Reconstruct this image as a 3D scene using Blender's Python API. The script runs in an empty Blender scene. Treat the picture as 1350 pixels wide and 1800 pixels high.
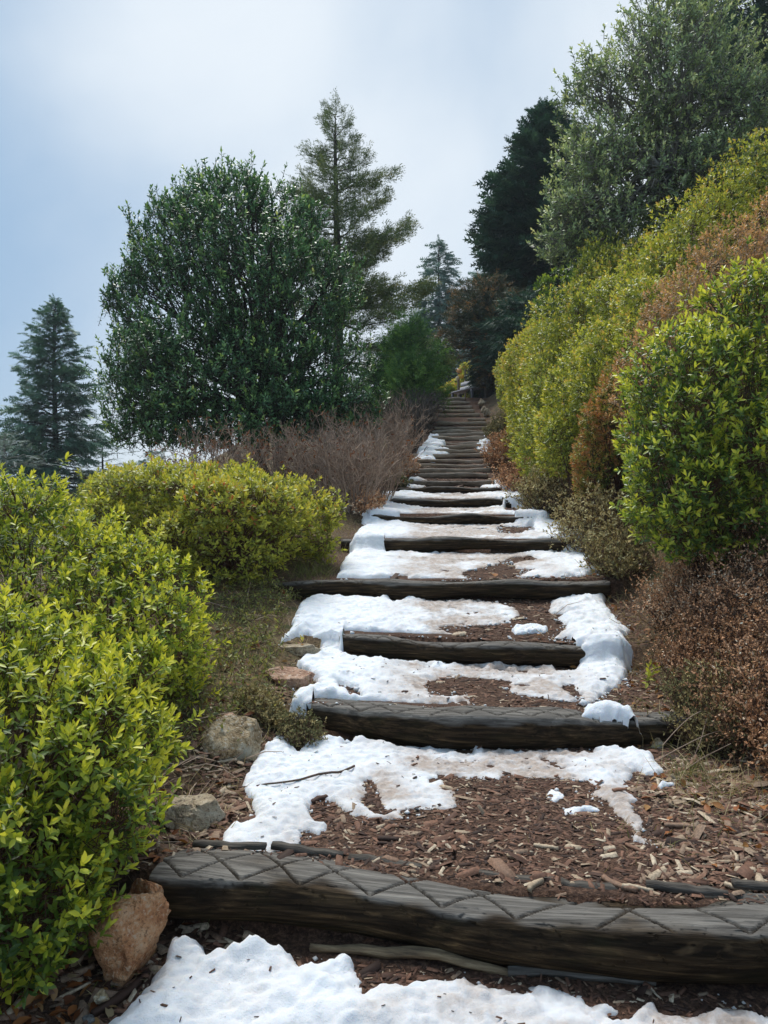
import bpy, math
import numpy as np

# ------------------------------------------------------------------ camera, world, sun, exposure
scene = bpy.context.scene
col = scene.collection
EYE = 1.45
FPX = 1334.0            # focal length in photo pixels (1350 x 1800 picture)

cam_data = bpy.data.cameras.new('camera')
cam = bpy.data.objects.new('camera', cam_data)
col.objects.link(cam)
cam.location = (0.0, 0.0, EYE)
cam.rotation_euler = (math.radians(90), 0, 0)
cam_data.sensor_fit = 'VERTICAL'
cam_data.sensor_height = 36.0
cam_data.sensor_width = 27.0
cam_data.lens = 36.0 * FPX / 1800.0
cam_data.clip_start = 0.05
cam_data.clip_end = 3000
scene.camera = cam
scene.render.resolution_x = 768
scene.render.resolution_y = 1024

SUN_EL = math.radians(62)
SUN_AZ = math.radians(-20)         # from straight ahead (+Y), positive to the right
SUN_DIR = (math.sin(SUN_AZ) * math.cos(SUN_EL), math.cos(SUN_AZ) * math.cos(SUN_EL), math.sin(SUN_EL))

world = bpy.data.worlds.new('World')
scene.world = world
world.use_nodes = True
wn = world.node_tree
wn.nodes.clear()
w_out = wn.nodes.new('ShaderNodeOutputWorld')
w_bg = wn.nodes.new('ShaderNodeBackground')
w_bg.inputs['Strength'].default_value = 0.0455
sky = wn.nodes.new('ShaderNodeTexSky')
sky.sky_type = 'NISHITA'
sky.sun_disc = False
sky.sun_elevation = SUN_EL
sky.sun_rotation = SUN_AZ
sky.altitude = 500
sky.air_density = 1.0
sky.dust_density = 1.5
sky.ozone_density = 1.0
w_tc = wn.nodes.new('ShaderNodeTexCoord')


def wmath(op, a, b=None, c=None):
    n = wn.nodes.new('ShaderNodeMath')
    n.operation = op
    for k, v in enumerate((a, b, c)):
        if v is None:
            continue
        if isinstance(v, (int, float)):
            n.inputs[k].default_value = v
        else:
            wn.links.new(v, n.inputs[k])
    return n.outputs[0]


# thin high fog: soft cloud banks, whiter towards the hidden sun and the horizon
w_no = wn.nodes.new('ShaderNodeTexNoise')
w_no.inputs['Scale'].default_value = 1.7
w_no.inputs['Detail'].default_value = 5
w_no.inputs['Roughness'].default_value = 0.5
w_no.inputs['Distortion'].default_value = 0.35
w_map = wn.nodes.new('ShaderNodeMapping')
w_map.inputs['Location'].default_value = (0.35, 0.9, 0.2)
w_map.inputs['Scale'].default_value = (1.0, 1.0, 0.8)
wn.links.new(w_tc.outputs['Generated'], w_map.inputs['Vector'])
wn.links.new(w_map.outputs[0], w_no.inputs['Vector'])
w_dot = wn.nodes.new('ShaderNodeVectorMath')
w_dot.operation = 'DOT_PRODUCT'
w_nrm = wn.nodes.new('ShaderNodeVectorMath')
w_nrm.operation = 'NORMALIZE'
wn.links.new(w_tc.outputs['Generated'], w_nrm.inputs[0])
wn.links.new(w_nrm.outputs[0], w_dot.inputs[0])
_g = (0.09, 1.0, 0.40)
_gl = math.sqrt(sum(v * v for v in _g))
w_dot.inputs[1].default_value = tuple(v / _gl for v in _g)
w_glow = wn.nodes.new('ShaderNodeMapRange')
w_glow.interpolation_type = 'SMOOTHSTEP'
w_glow.inputs['From Min'].default_value = 0.77
w_glow.inputs['From Max'].default_value = 1.0
wn.links.new(w_dot.outputs['Value'], w_glow.inputs['Value'])
w_sep = wn.nodes.new('ShaderNodeSeparateXYZ')
wn.links.new(w_nrm.outputs[0], w_sep.inputs[0])
w_hor = wn.nodes.new('ShaderNodeMapRange')
w_hor.interpolation_type = 'SMOOTHSTEP'
w_hor.inputs['From Min'].default_value = 0.30
w_hor.inputs['From Max'].default_value = -0.02
wn.links.new(w_sep.outputs['Z'], w_hor.inputs['Value'])
w_cn = wmath('MULTIPLY_ADD', w_no.outputs['Fac'], 2.7, -1.0)
w_a = wmath('MULTIPLY_ADD', w_glow.outputs[0], 0.78, w_cn)
w_b = wmath('MULTIPLY_ADD', w_hor.outputs[0], 0.45, w_a)
w_c = wmath('MULTIPLY', w_b, 0.62)
w_ramp = wn.nodes.new('ShaderNodeValToRGB')
w_ramp.color_ramp.interpolation = 'EASE'
w_ramp.color_ramp.elements[0].position = 0.10
w_ramp.color_ramp.elements[0].color = (0.32, 0.48, 0.67, 1)
w_ramp.color_ramp.elements[1].position = 0.92
w_ramp.color_ramp.elements[1].color = (0.84, 0.905, 0.955, 1)
wn.links.new(w_c, w_ramp.inputs[0])
w_sc = wn.nodes.new('ShaderNodeMix')
w_sc.data_type = 'RGBA'
w_sc.blend_type = 'MULTIPLY'
w_sc.inputs['Factor'].default_value = 1.0
wn.links.new(w_ramp.outputs[0], w_sc.inputs['A'])
w_sc.inputs['B'].default_value = (9.2, 9.2, 9.2, 1)
w_mix = wn.nodes.new('ShaderNodeMix')
w_mix.data_type = 'RGBA'
w_mix.inputs['Factor'].default_value = 0.88
wn.links.new(sky.outputs[0], w_mix.inputs['A'])
wn.links.new(w_sc.outputs['Result'], w_mix.inputs['B'])
wn.links.new(w_mix.outputs['Result'], w_bg.inputs['Color'])
wn.links.new(w_bg.outputs[0], w_out.inputs['Surface'])

sun_data = bpy.data.lights.new('sun', 'SUN')
sun_data.energy = 1.5
sun_data.angle = math.radians(28)
sun_data.color = (1.0, 0.96, 0.9)
sun = bpy.data.objects.new('sun', sun_data)
col.objects.link(sun)
sun.location = (0, 10, 30)
sun.rotation_euler = (math.radians(90) - SUN_EL, 0, math.pi - SUN_AZ)

scene.view_settings.view_transform = 'Standard'
scene.view_settings.look = 'None'
scene.view_settings.exposure = 1.38
scene.view_settings.gamma = 1.0
scene.view_settings.use_curve_mapping = False
scene.render.engine = 'CYCLES'
scene.cycles.use_denoising = True
scene.cycles.max_bounces = 8
scene.cycles.diffuse_bounces = 6
scene.cycles.glossy_bounces = 2
scene.cycles.transmission_bounces = 6
scene.cycles.transparent_max_bounces = 4

# ------------------------------------------------------------------ numpy helpers
rng = np.random.default_rng(11)


def _hash(ix, iy, iz, seed):
    with np.errstate(over='ignore'):
        h = (ix.astype(np.uint32) * np.uint32(374761393) + iy.astype(np.uint32) * np.uint32(668265263)
             + iz.astype(np.uint32) * np.uint32(2246822519) + np.uint32((seed * 3266489917) & 0xffffffff))
        h = (h ^ (h >> np.uint32(13))) * np.uint32(1274126177)
        h = h ^ (h >> np.uint32(16))
    return h.astype(np.float64) / 4294967295.0


def vnoise(P, scale, seed=0):
    Q = np.asarray(P, dtype=np.float64) / scale + 1000.0
    I = np.floor(Q).astype(np.int64)
    F = Q - I
    F = F * F * (3 - 2 * F)
    r = 0.0
    for dx in (0, 1):
        wx = F[:, 0] if dx else 1 - F[:, 0]
        for dy in (0, 1):
            wy = F[:, 1] if dy else 1 - F[:, 1]
            for dz in (0, 1):
                wz = F[:, 2] if dz else 1 - F[:, 2]
                r = r + wx * wy * wz * _hash(I[:, 0] + dx, I[:, 1] + dy, I[:, 2] + dz, seed)
    return r * 2 - 1


def fbm(P, scale, octaves=3, seed=0, gain=0.5):
    s, a, t = 0.0, 1.0, 0.0
    for k in range(octaves):
        s = s + a * vnoise(P, scale / (2 ** k), seed + 17 * k)
        t += a
        a *= gain
    return s / t


def fbm2(x, y, scale, octaves=3, seed=0, gain=0.5):
    x = np.asarray(x, float)
    return fbm(np.stack([x.ravel(), np.asarray(y, float).ravel(), np.zeros(x.size)], 1), scale, octaves, seed, gain).reshape(x.shape)


def norm(v):
    return v / np.maximum(np.linalg.norm(v, axis=-1, keepdims=True), 1e-9)


def smooth(a, b, x):
    t = np.clip((x - a) / (b - a), 0, 1)
    return t * t * (3 - 2 * t)


def make_mesh(name, V, faces, attrs=None, smooth_shade=False):
    """V (n,3); faces: list of (m,k) int arrays; attrs: {name: (n,)} float point attributes."""
    me = bpy.data.meshes.new(name)
    V = np.asarray(V, dtype=np.float32)
    faces = [np.asarray(f, dtype=np.int32) for f in faces if len(f)]
    me.vertices.add(len(V))
    me.vertices.foreach_set('co', V.ravel())
    nl = sum(f.size for f in faces)
    npoly = sum(len(f) for f in faces)
    me.loops.add(nl)
    me.loops.foreach_set('vertex_index', np.concatenate([f.ravel() for f in faces]))
    me.polygons.add(npoly)
    sizes = np.concatenate([np.full(len(f), f.shape[1], dtype=np.int32) for f in faces])
    starts = np.concatenate([[0], np.cumsum(sizes)[:-1]]).astype(np.int32)
    me.polygons.foreach_set('loop_start', starts)
    if smooth_shade:
        me.polygons.foreach_set('use_smooth', np.ones(npoly, dtype=bool))
    for k, v in (attrs or {}).items():
        a = me.attributes.new(k, 'FLOAT', 'POINT')
        a.data.foreach_set('value', np.asarray(v, dtype=np.float32).ravel())
    me.update()
    me.validate()
    return me


def obj(name, me, mat=None, parent=None, kind=None, label=None):
    o = bpy.data.objects.new(name, me)
    col.objects.link(o)
    if mat is not None and me is not None and len(me.materials) == 0:
        me.materials.append(mat)
    if parent is not None:
        o.parent = parent
    if kind:
        o['kind'] = kind
    if label:
        o['label'] = label
    return o


def thing(name, label, category, loc=(0, 0, 0), group=None, me=None, mat=None):
    o = bpy.data.objects.new(name, me)
    col.objects.link(o)
    if me is not None and mat is not None and len(me.materials) == 0:
        me.materials.append(mat)
    o.location = loc
    o['label'] = label
    o['category'] = category
    if group:
        o['group'] = group
    return o


def stamp(tv, tfs, P, M, inst=None, tvattr=None):
    """Copies of a template mesh realised into one vertex/face array."""
    tv = np.asarray(tv, float)
    N, n = len(P), len(tv)
    V = (np.einsum('nij,vj->nvi', M, tv) + P[:, None, :]).reshape(-1, 3)
    off = (np.arange(N) * n)[:, None, None]
    F = [(np.asarray(f)[None] + off).reshape(-1, np.asarray(f).shape[1]) for f in tfs]
    tone = None
    if inst is not None:
        tone = np.repeat(inst, n)
        if tvattr is not None:
            tone = tone + np.tile(tvattr, N)
    return V, F, tone


def merge(parts):
    """parts: list of (V, [F...], tone)."""
    Vs, Fs, T, o = [], [], [], 0
    for V, F, t in parts:
        if len(V) == 0:
            continue
        Vs.append(V)
        for f in F:
            Fs.append(np.asarray(f) + o)
        T.append(t if t is not None else np.zeros(len(V)))
        o += len(V)
    return np.concatenate(Vs), Fs, np.concatenate(T)


def frames(Y, ref):
    """Rotation matrices whose local Y points along Y and whose local Z leans towards ref."""
    Y = norm(Y)
    Z = ref - (ref * Y).sum(-1, keepdims=True) * Y
    bad = np.linalg.norm(Z, axis=-1) < 1e-4
    if bad.any():
        alt = np.cross(Y[bad], np.array([0.31, 0.95, 0.1]))
        Z[bad] = alt
    Z = norm(Z)
    X = np.cross(Y, Z)
    return np.stack([X, Y, Z], axis=-1)


def tubes(polys, radii, sides=4):
    """polys (N,K,3), radii (N,K) -> tapered tubes."""
    polys = np.asarray(polys, float)
    radii = np.asarray(radii, float)
    N, K, _ = polys.shape
    T = np.empty_like(polys)
    T[:, 1:-1] = polys[:, 2:] - polys[:, :-2]
    T[:, 0] = polys[:, 1] - polys[:, 0]
    T[:, -1] = polys[:, -1] - polys[:, -2]
    T = norm(T)
    ref = np.where(np.abs(T[:, :1, 2:3]) > 0.9, np.array([1.0, 0.0, 0.0]), np.array([0.0, 0.0, 1.0]))
    ref = np.broadcast_to(ref, T.shape)
    A = norm(np.cross(T, ref))
    B = np.cross(T, A)
    ang = np.linspace(0, 2 * np.pi, sides, endpoint=False)
    ring = A[:, :, None, :] * np.cos(ang)[:, None] + B[:, :, None, :] * np.sin(ang)[:, None]
    V = (polys[:, :, None, :] + ring * radii[:, :, None, None]).reshape(-1, 3)
    n = np.arange(N)[:, None, None] * K * sides
    k = np.arange(K - 1)[None, :, None] * sides
    s = np.arange(sides)[None, None, :]
    s2 = (s + 1) % sides
    F = np.stack([n + k + s, n + k + s2, n + k + sides + s2, n + k + sides + s], -1).reshape(-1, 4)
    return V, [F], np.repeat(rng.random(N), K * sides)


# ------------------------------------------------------------------ materials
def new_mat(name):
    m = bpy.data.materials.new(name)
    m.use_nodes = True
    nt = m.node_tree
    nt.nodes.clear()
    out = nt.nodes.new('ShaderNodeOutputMaterial')
    bs = nt.nodes.new('ShaderNodeBsdfPrincipled')
    nt.links.new(bs.outputs[0], out.inputs['Surface'])
    return m, nt, bs, out


def ramp_node(nt, stops, fac=None, interp='LINEAR'):
    r = nt.nodes.new('ShaderNodeValToRGB')
    r.color_ramp.interpolation = interp
    el = r.color_ramp.elements
    while len(el) < len(stops):
        el.new(0.5)
    for e, (p, c) in zip(el, stops):
        e.position = p
        e.color = (c[0], c[1], c[2], 1)
    if fac is not None:
        nt.links.new(fac, r.inputs[0])
    return r.outputs[0]


def noise_node(nt, scale, detail=4, rough=0.55, vec=None, stretch=None, dist=0.0):
    n = nt.nodes.new('ShaderNodeTexNoise')
    n.inputs['Scale'].default_value = scale
    n.inputs['Detail'].default_value = detail
    n.inputs['Roughness'].default_value = rough
    n.inputs['Distortion'].default_value = dist
    if vec is None:
        tc = nt.nodes.new('ShaderNodeTexCoord')
        vec = tc.outputs['Object']
    if stretch is not None:
        mp = nt.nodes.new('ShaderNodeMapping')
        mp.inputs['Scale'].default_value = stretch
        nt.links.new(vec, mp.inputs['Vector'])
        vec = mp.outputs[0]
    nt.links.new(vec, n.inputs['Vector'])
    return n.outputs['Fac']


def mix_col(nt, fac, a, b, blend='MIX'):
    m = nt.nodes.new('ShaderNodeMix')
    m.data_type = 'RGBA'
    m.blend_type = blend
    for key, v in (('Factor', fac), ('A', a), ('B', b)):
        if isinstance(v, (int, float)):
            m.inputs[key].default_value = v
        elif isinstance(v, tuple):
            m.inputs[key].default_value = (v[0], v[1], v[2], 1)
        else:
            nt.links.new(v, m.inputs[key])
    return m.outputs['Result']


def map_range(nt, v, a, b, c=0.0, d=1.0):
    m = nt.nodes.new('ShaderNodeMapRange')
    m.inputs[1].default_value = a
    m.inputs[2].default_value = b
    m.inputs[3].default_value = c
    m.inputs[4].default_value = d
    nt.links.new(v, m.inputs[0])
    return m.outputs[0]


def bump(nt, bs, height, strength=0.5, dist=0.01):
    b = nt.nodes.new('ShaderNodeBump')
    b.inputs['Strength'].default_value = strength
    b.inputs['Distance'].default_value = dist
    nt.links.new(height, b.inputs['Height'])
    nt.links.new(b.outputs[0], bs.inputs['Normal'])


def attr_node(nt, name):
    a = nt.nodes.new('ShaderNodeAttribute')
    a.attribute_name = name
    return a.outputs['Fac']


def leaf_mat(name, stops, rough=0.42, trans=0.25, spec=0.5, gain=1.0):
    """Leaf colour from the per-leaf 'tone' attribute (leaf age and chance, darker on inner shoots; azaleas also painted sunnier upward), plus a little light through the blade."""
    m, nt, bs, out = new_mat(name)
    tone = attr_node(nt, 'tone')
    stops = [(p, tuple(min(v * gain, .75) for v in q)) for p, q in stops]
    c = ramp_node(nt, stops, tone)
    nt.links.new(c, bs.inputs['Base Color'])
    bs.inputs['Roughness'].default_value = rough
    bs.inputs['Specular IOR Level'].default_value = spec
    if trans > 0:
        tr = nt.nodes.new('ShaderNodeBsdfTranslucent')
        nt.links.new(mix_col(nt, 1.0, c, (1.0, 1.0, 0.7), 'MULTIPLY'), tr.inputs['Color'])
        mx = nt.nodes.new('ShaderNodeMixShader')
        mx.inputs[0].default_value = trans
        nt.links.new(bs.outputs[0], mx.inputs[1])
        nt.links.new(tr.outputs[0], mx.inputs[2])
        nt.links.new(mx.outputs[0], out.inputs['Surface'])
    return m


def bark_mat(name, a, b, scale=18.0, rough=0.85):
    m, nt, bs, out = new_mat(name)
    n = noise_node(nt, scale, 4, 0.6)
    t = attr_node(nt, 'tone')
    f = nt.nodes.new('ShaderNodeMath')
    f.operation = 'MULTIPLY_ADD'
    nt.links.new(t, f.inputs[0])
    f.inputs[1].default_value = 0.5
    nt.links.new(map_range(nt, n, 0.3, 0.7, 0.0, 0.5), f.inputs[2])
    nt.links.new(ramp_node(nt, [(0.1, a), (0.9, b)], f.outputs[0]), bs.inputs['Base Color'])
    bs.inputs['Roughness'].default_value = rough
    bs.inputs['Specular IOR Level'].default_value = 0.2
    return m


# ------------------------------------------------------------------ leaf and twig templates (length 1 along +Y, blade normal +Z)
LEAF8 = np.array([(0, 0, 0), (-.17, .25, .03), (.17, .25, .03), (0, .27, -.01), (-.22, .55, .03), (.22, .55, .03), (0, .57, -.02), (-.11, .82, .0), (.11, .82, .0), (0, 1, -.07)])
LEAF8_F = [np.array([(0, 3, 1), (0, 2, 3), (7, 6, 9), (6, 8, 9)]), np.array([(1, 3, 6, 4), (3, 2, 5, 6)]), np.array([(4, 6, 7), (6, 5, 8)])]
LEAF4 = np.array([(0, 0, 0), (0, 1, -.05), (-.17, .30, .05), (-.17, .68, .04), (.17, .30, .05), (.17, .68, .04)])
LEAF4_F = [np.array([(0, 1, 3, 2), (0, 4, 5, 1)])]
LEAF2 = np.array([(0, 0, 0), (-.22, .5, .05), (.22, .5, .05), (0, 1, 0)])
LEAF2_F = [np.array([(0, 3, 1), (0, 2, 3)])]
BLADE = np.array([(-.05, 0, 0), (.05, 0, 0), (0, 1, 0)])
BLADE_F = [np.array([(0, 1, 2)])]


def whorl(P, D, n, length, leaf, a0=25, a1=95, jit=0.25):
    """Leaves of shoots at P growing along D: n leaves each, set spirally over the last `length` metres.
    Returns positions, axes, normals, sizes and youngness (1 at the tip)."""
    N = len(P)
    D = norm(D)
    ref = np.cross(D, norm(rng.normal(size=(N, 3))))
    A = norm(ref)
    B = np.cross(D, A)
    k = np.arange(n)
    t = k / max(n - 1, 1)
    ph = k[None] * 2.39996 + rng.random((N, 1)) * 6.28 + rng.normal(size=(N, n)) * 0.3
    el = np.radians(a0 + (a1 - a0) * (1 - t))[None] + rng.normal(size=(N, n)) * jit
    rad = A[:, None] * np.cos(ph)[..., None] + B[:, None] * np.sin(ph)[..., None]
    Y = D[:, None] * np.cos(el)[..., None] + rad * np.sin(el)[..., None]
    LP = P[:, None] - D[:, None] * (length * (1 - t))[None, :, None]
    Z = D[:, None] * np.sin(el)[..., None] - rad * np.cos(el)[..., None] + rng.normal(size=(N, n, 3)) * 0.15
    S = leaf * (0.62 + 0.5 * np.sin(np.pi * (0.25 + 0.6 * (1 - t))))[None] * (0.8 + 0.4 * rng.random((N, n)))
    return LP.reshape(-1, 3), Y.reshape(-1, 3), Z.reshape(-1, 3), S.ravel(), np.tile(t, N), np.repeat(np.arange(N), n)


def wpt(px, py, d):
    """World point of a photo pixel at distance d along the view axis."""
    return np.array([(px - 675.0) / FPX * d, d, EYE + (900.0 - py) / FPX * d])


# ------------------------------------------------------------------ the log steps: (left px, base y, dist), (right px, base y, dist), diameter
LOGS_PX = [
    ((290, 1616, 2.46), (1520, 1722, 2.08), 0.24),
    ((548, 1293, 3.88), (1210, 1322, 3.72), 0.20),
    ((598, 1155, 4.95), (1090, 1176, 4.85), 0.18),
    ((482, 1052, 6.15), (1066, 1049, 6.05), 0.17),
    ((600, 969, 7.55), (1052, 972, 7.45), 0.16),
    ((650, 921, 9.0), (960, 924, 8.95), 0.15),
    ((672, 893, 10.25), (925, 892, 10.2), 0.14),
    ((700, 867, 11.15), (880, 868, 11.1), 0.10),
    ((704, 856, 12.0), (868, 857, 11.95), 0.13),
]
far_rows = [(842, 735, 858), (833, 728, 862), (825, 722, 862), (817, 716, 866), (806, 722, 852), (798, 735, 848), (791, 740, 845), (784, 748, 846),
            (776, 756, 852), (770, 758, 857), (764, 760, 856), (757, 764, 856), (749, 768, 855), (741, 770, 853), (733, 770, 843), (726, 770, 834),
            (720, 770, 830), (713, 770, 827), (705, 769, 818)]
for k, (yb, xl, xr) in enumerate(far_rows):
    d = 12.5 + 0.5 * k
    LOGS_PX.append(((xl, yb + rng.uniform(-.6, 1.0), d + rng.uniform(-.05, .05)), (xr, yb + rng.uniform(-1.0, .6), d + rng.uniform(-.05, .05)), rng.uniform(.10, .135)))

LOGS = []
for L, R, D in LOGS_PX:
    LOGS.append((wpt(*L), wpt(*R), D))
NL = len(LOGS)


def xc(y):
    """Centre line of the path."""
    return np.interp(y, [0, 2.3, 3.8, 6, 7.5, 9, 12, 16, 21.5, 30, 60], [.15, .3, .55, .75, .86, .9, 1.0, 1.45, 2.05, 2.5, 3.2])


def wpath(y):
    return np.interp(y, [0, 2.3, 3.72, 4.85, 6.05, 7.45, 9, 10.2, 12, 21.5, 30], [1.05, 1.2, .95, .90, 1.05, 1.2, 1.02, .98, .85, .7, .9])


def wleft(y):
    return np.interp(y, [0, 2.4, 3.3, 3.9, 4.95, 5.55, 6.1, 7.5, 9, 12, 21.5, 30], [1.05, 1.02, .92, .88, .88, 1.05, 1.45, 1.2, 1.05, .85, .7, .9])


def log_line(i, x):
    a, b, D = LOGS[i]
    t = np.clip((x - a[0]) / (b[0] - a[0]), -0.15, 1.15)
    return a[1] + (b[1] - a[1]) * t, a[2] + (b[2] - a[2]) * t


def path_z(x, y):
    """Stepped surface: each tread runs from the top of one log to the foot of the next."""
    z = np.zeros_like(x)
    y0, z0 = log_line(0, x)
    z = np.where(y <= y0, z0 - 0.05 * (y0 - y), z)
    for i in range(NL):
        yi, zi = log_line(i, x)
        top = zi + LOGS[i][2] * (0.68 if i == 0 else 0.80)
        if i + 1 < NL:
            yn, zn = log_line(i + 1, x)
            zn = np.maximum(zn, top - 0.02)
        else:
            yn, zn = yi + 8, top + 0.12
        t = np.clip((y - yi) / (yn - yi), 0, 1)
        z = np.where(y > yi, top + (zn - top) * t, z)
    return z


_ry = np.array([-6, 0] + [0.5 * (a[1] + b[1]) for a, b, D in LOGS] + [30, 40, 70, 300])
_rz0 = [0.5 * (a[2] + b[2]) + 0.4 * D for a, b, D in LOGS]
_rz = np.array([_rz0[0] - .3, _rz0[0] - .12] + _rz0 + [_rz0[-1] + .05, _rz0[-1] + .15, _rz0[-1] + .3, _rz0[-1] + .5])


def bank(u):
    u = np.maximum(u, 0)
    return np.where(u < 1, .32 * u + .42 * u * u, np.where(u < 4.2, .74 + 1.18 * (u - 1), 4.52 + .25 * (np.minimum(u, 40) - 4.2)))


def ground(x, y):
    x = np.asarray(x, float)
    y = np.asarray(y, float)
    s = x - xc(y)
    w = wpath(y)
    zp = path_z(x, y)
    zr = np.interp(y, _ry, _rz)
    ur = np.maximum(s - w, 0)
    ul = np.maximum(-s - wleft(y), 0)
    bk = bank(ur) * np.interp(y, [0, 2.2, 3.6, 5, 300], [.25, .3, .6, 1, 1])
    # left verge: a low lip beside the steps, then the hillside falls away
    lf = .10 * smooth(0, .5, ul) - np.where(ul > 1.5, .26 * (np.minimum(ul, 4) - 1.5) + .52 * np.maximum(np.minimum(ul, 30) - 4, 0), 0)
    blend = smooth(0.0, 0.35, ur + ul)
    z = zp * (1 - blend) + (zr + bk + lf) * blend
    n = fbm2(x, y, .6, 3, 5) * .035 * (.35 + blend) + fbm2(x, y, 6, 2, 9) * .25 * smooth(1.5, 6, ur + ul)
    return z + n


def log_top(x, y, grow=0.0):
    """Height of the log surfaces above the ground plan (-9 where there is none)."""
    z = np.full(x.shape, -9.0)
    for i, (a, b, D) in enumerate(LOGS):
        yi, zi = log_line(i, x)
        r = D / 2 + grow
        q = np.clip(1 - ((y - yi) / r) ** 2, 0, 1)
        inside = (x > a[0]) & (x < b[0]) & (np.abs(y - yi) < r)
        z = np.where(inside, np.maximum(z, zi + D * .42 + r * np.sqrt(q) * .92), z)
    return z


def at(px, py, lift=0.0):
    """Where the sight line through a photo pixel meets the ground (arrays)."""
    px = np.asarray(px, float)
    py = np.asarray(py, float)
    d = np.geomspace(1.2, 40, 1500)
    X = (px[:, None] - 675) / FPX * d
    Z = EYE + (900 - py[:, None]) / FPX * d
    Y = np.broadcast_to(d, X.shape)
    G = ground(X, Y) + lift
    below = Z < G
    k = np.argmax(below, 1)
    k = np.where(below.any(1), k, len(d) - 1)
    i = np.arange(len(px))
    return X[i, k], d[k], G[i, k]


# ------------------------------------------------------------------ ground sheet and path
def axis(parts):
    return np.unique(np.round(np.concatenate(parts), 5))


gx = axis([np.arange(-1.6, 3.3, .055), 3.3 + np.cumsum(.06 * 1.13 ** np.arange(48)), -1.6 - np.cumsum(.06 * 1.13 ** np.arange(48))])
gy = axis([np.arange(-2, 1.5, .15), np.arange(1.5, 6.5, .035), np.arange(6.5, 23, .09), 23 + np.cumsum(.09 * 1.12 ** np.arange(52))])
GX, GY = np.meshgrid(gx, gy)
GZ = ground(GX, GY)
S = np.where(GX > xc(GY), GX - xc(GY) - wpath(GY), xc(GY) - GX - wleft(GY))
pathness = 1 - smooth(-.1, .45, S + fbm2(GX, GY, .35, 3, 21) * .25)
pathness = np.maximum(pathness, (1 - smooth(.35, 1.1, S)) * smooth(4.2, 2.4, GY) * .9)
nx, ny = len(gx), len(gy)
idx = np.arange(nx * ny).reshape(ny, nx)
quads = np.stack([idx[:-1, :-1], idx[:-1, 1:], idx[1:, 1:], idx[1:, :-1]], -1).reshape(-1, 4)
GV = np.stack([GX, GY, GZ], -1).reshape(-1, 3)
# fine roughness of the mulch on the path itself
on_path = ((S < 0.02) & (GY < 22) & (GY > -1)).reshape(-1)
qm = on_path[quads].all(1)

m_soil, nt, bs, out = new_mat('soil_and_mulch')
pa = attr_node(nt, 'pathness')
n1 = noise_node(nt, 55, 5, .7)
n2 = noise_node(nt, 9, 4, .6)
n3 = noise_node(nt, 160, 3, .6)
mul = ramp_node(nt, [(.3, (.018, .010, .007)), (.5, (.070, .037, .024)), (.72, (.20, .115, .075))], n1)
mul = mix_col(nt, map_range(nt, n3, .55, .75), mul, (.17, .10, .06))
verge = ramp_node(nt, [(.3, (.04, .028, .016)), (.5, (.14, .095, .05)), (.75, (.30, .22, .12))], n1)
verge = mix_col(nt, map_range(nt, n2, .5, .62), verge, (.055, .06, .02))
nt.links.new(mix_col(nt, pa, verge, mul), bs.inputs['Base Color'])
bs.inputs['Roughness'].default_value = .9
bs.inputs['Specular IOR Level'].default_value = .25
bump(nt, bs, n1, .8, .02)


def sub_mesh(V, F, att, name):
    u, inv = np.unique(F, return_inverse=True)
    return make_mesh(name, V[u], [inv.reshape(F.shape)], {k: v[u] for k, v in att.items()}, True)


att = {'pathness': pathness.ravel()}
obj('path', sub_mesh(GV, quads[qm], att, 'path'), m_soil, kind='structure')
obj('ground', sub_mesh(GV, quads[~qm], att, 'ground'), m_soil, kind='structure')

# ------------------------------------------------------------------ logs
m_log, nt, bs, out = new_mat('weathered_log')
tc = nt.nodes.new('ShaderNodeTexCoord')
uvw = tc.outputs['Object']
nA = noise_node(nt, 1.0, 6, .65, uvw, (3, 60, 60), .4)
nB = noise_node(nt, 1.0, 4, .6, uvw, (5, 11, 11), .3)
nC = noise_node(nt, 1.0, 3, .6, uvw, (10, 160, 160))
top_a = attr_node(nt, 'top')
grv = attr_node(nt, 'groove')
dry = attr_node(nt, 'dry')
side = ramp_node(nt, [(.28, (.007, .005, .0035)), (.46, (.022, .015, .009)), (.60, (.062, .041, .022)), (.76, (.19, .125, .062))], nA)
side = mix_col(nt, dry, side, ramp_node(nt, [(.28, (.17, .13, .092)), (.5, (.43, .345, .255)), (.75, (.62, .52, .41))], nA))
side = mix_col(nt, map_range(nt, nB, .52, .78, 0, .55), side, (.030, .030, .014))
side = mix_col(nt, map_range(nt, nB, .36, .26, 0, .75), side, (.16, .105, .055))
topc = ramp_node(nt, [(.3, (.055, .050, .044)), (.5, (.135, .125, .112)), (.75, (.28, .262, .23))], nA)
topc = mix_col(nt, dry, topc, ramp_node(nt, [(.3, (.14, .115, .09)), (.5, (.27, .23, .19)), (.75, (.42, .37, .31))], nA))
wood = mix_col(nt, top_a, side, topc)  # greyed weathered top and dark faces also carry painted light and shade
wood = mix_col(nt, grv, wood, (.022, .017, .012))
nt.links.new(wood, bs.inputs['Base Color'])
nt.links.new(ramp_node(nt, [(.3, (.6,) * 3), (.7, (.85,) * 3)], nB), bs.inputs['Roughness'])
bs.inputs['Specular IOR Level'].default_value = .08
hm = nt.nodes.new('ShaderNodeMath')
hm.operation = 'MULTIPLY_ADD'
nt.links.new(nC, hm.inputs[0])
hm.inputs[1].default_value = .6
nt.links.new(nA, hm.inputs[2])
bump(nt, bs, hm.outputs[0], .7, .012)

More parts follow.
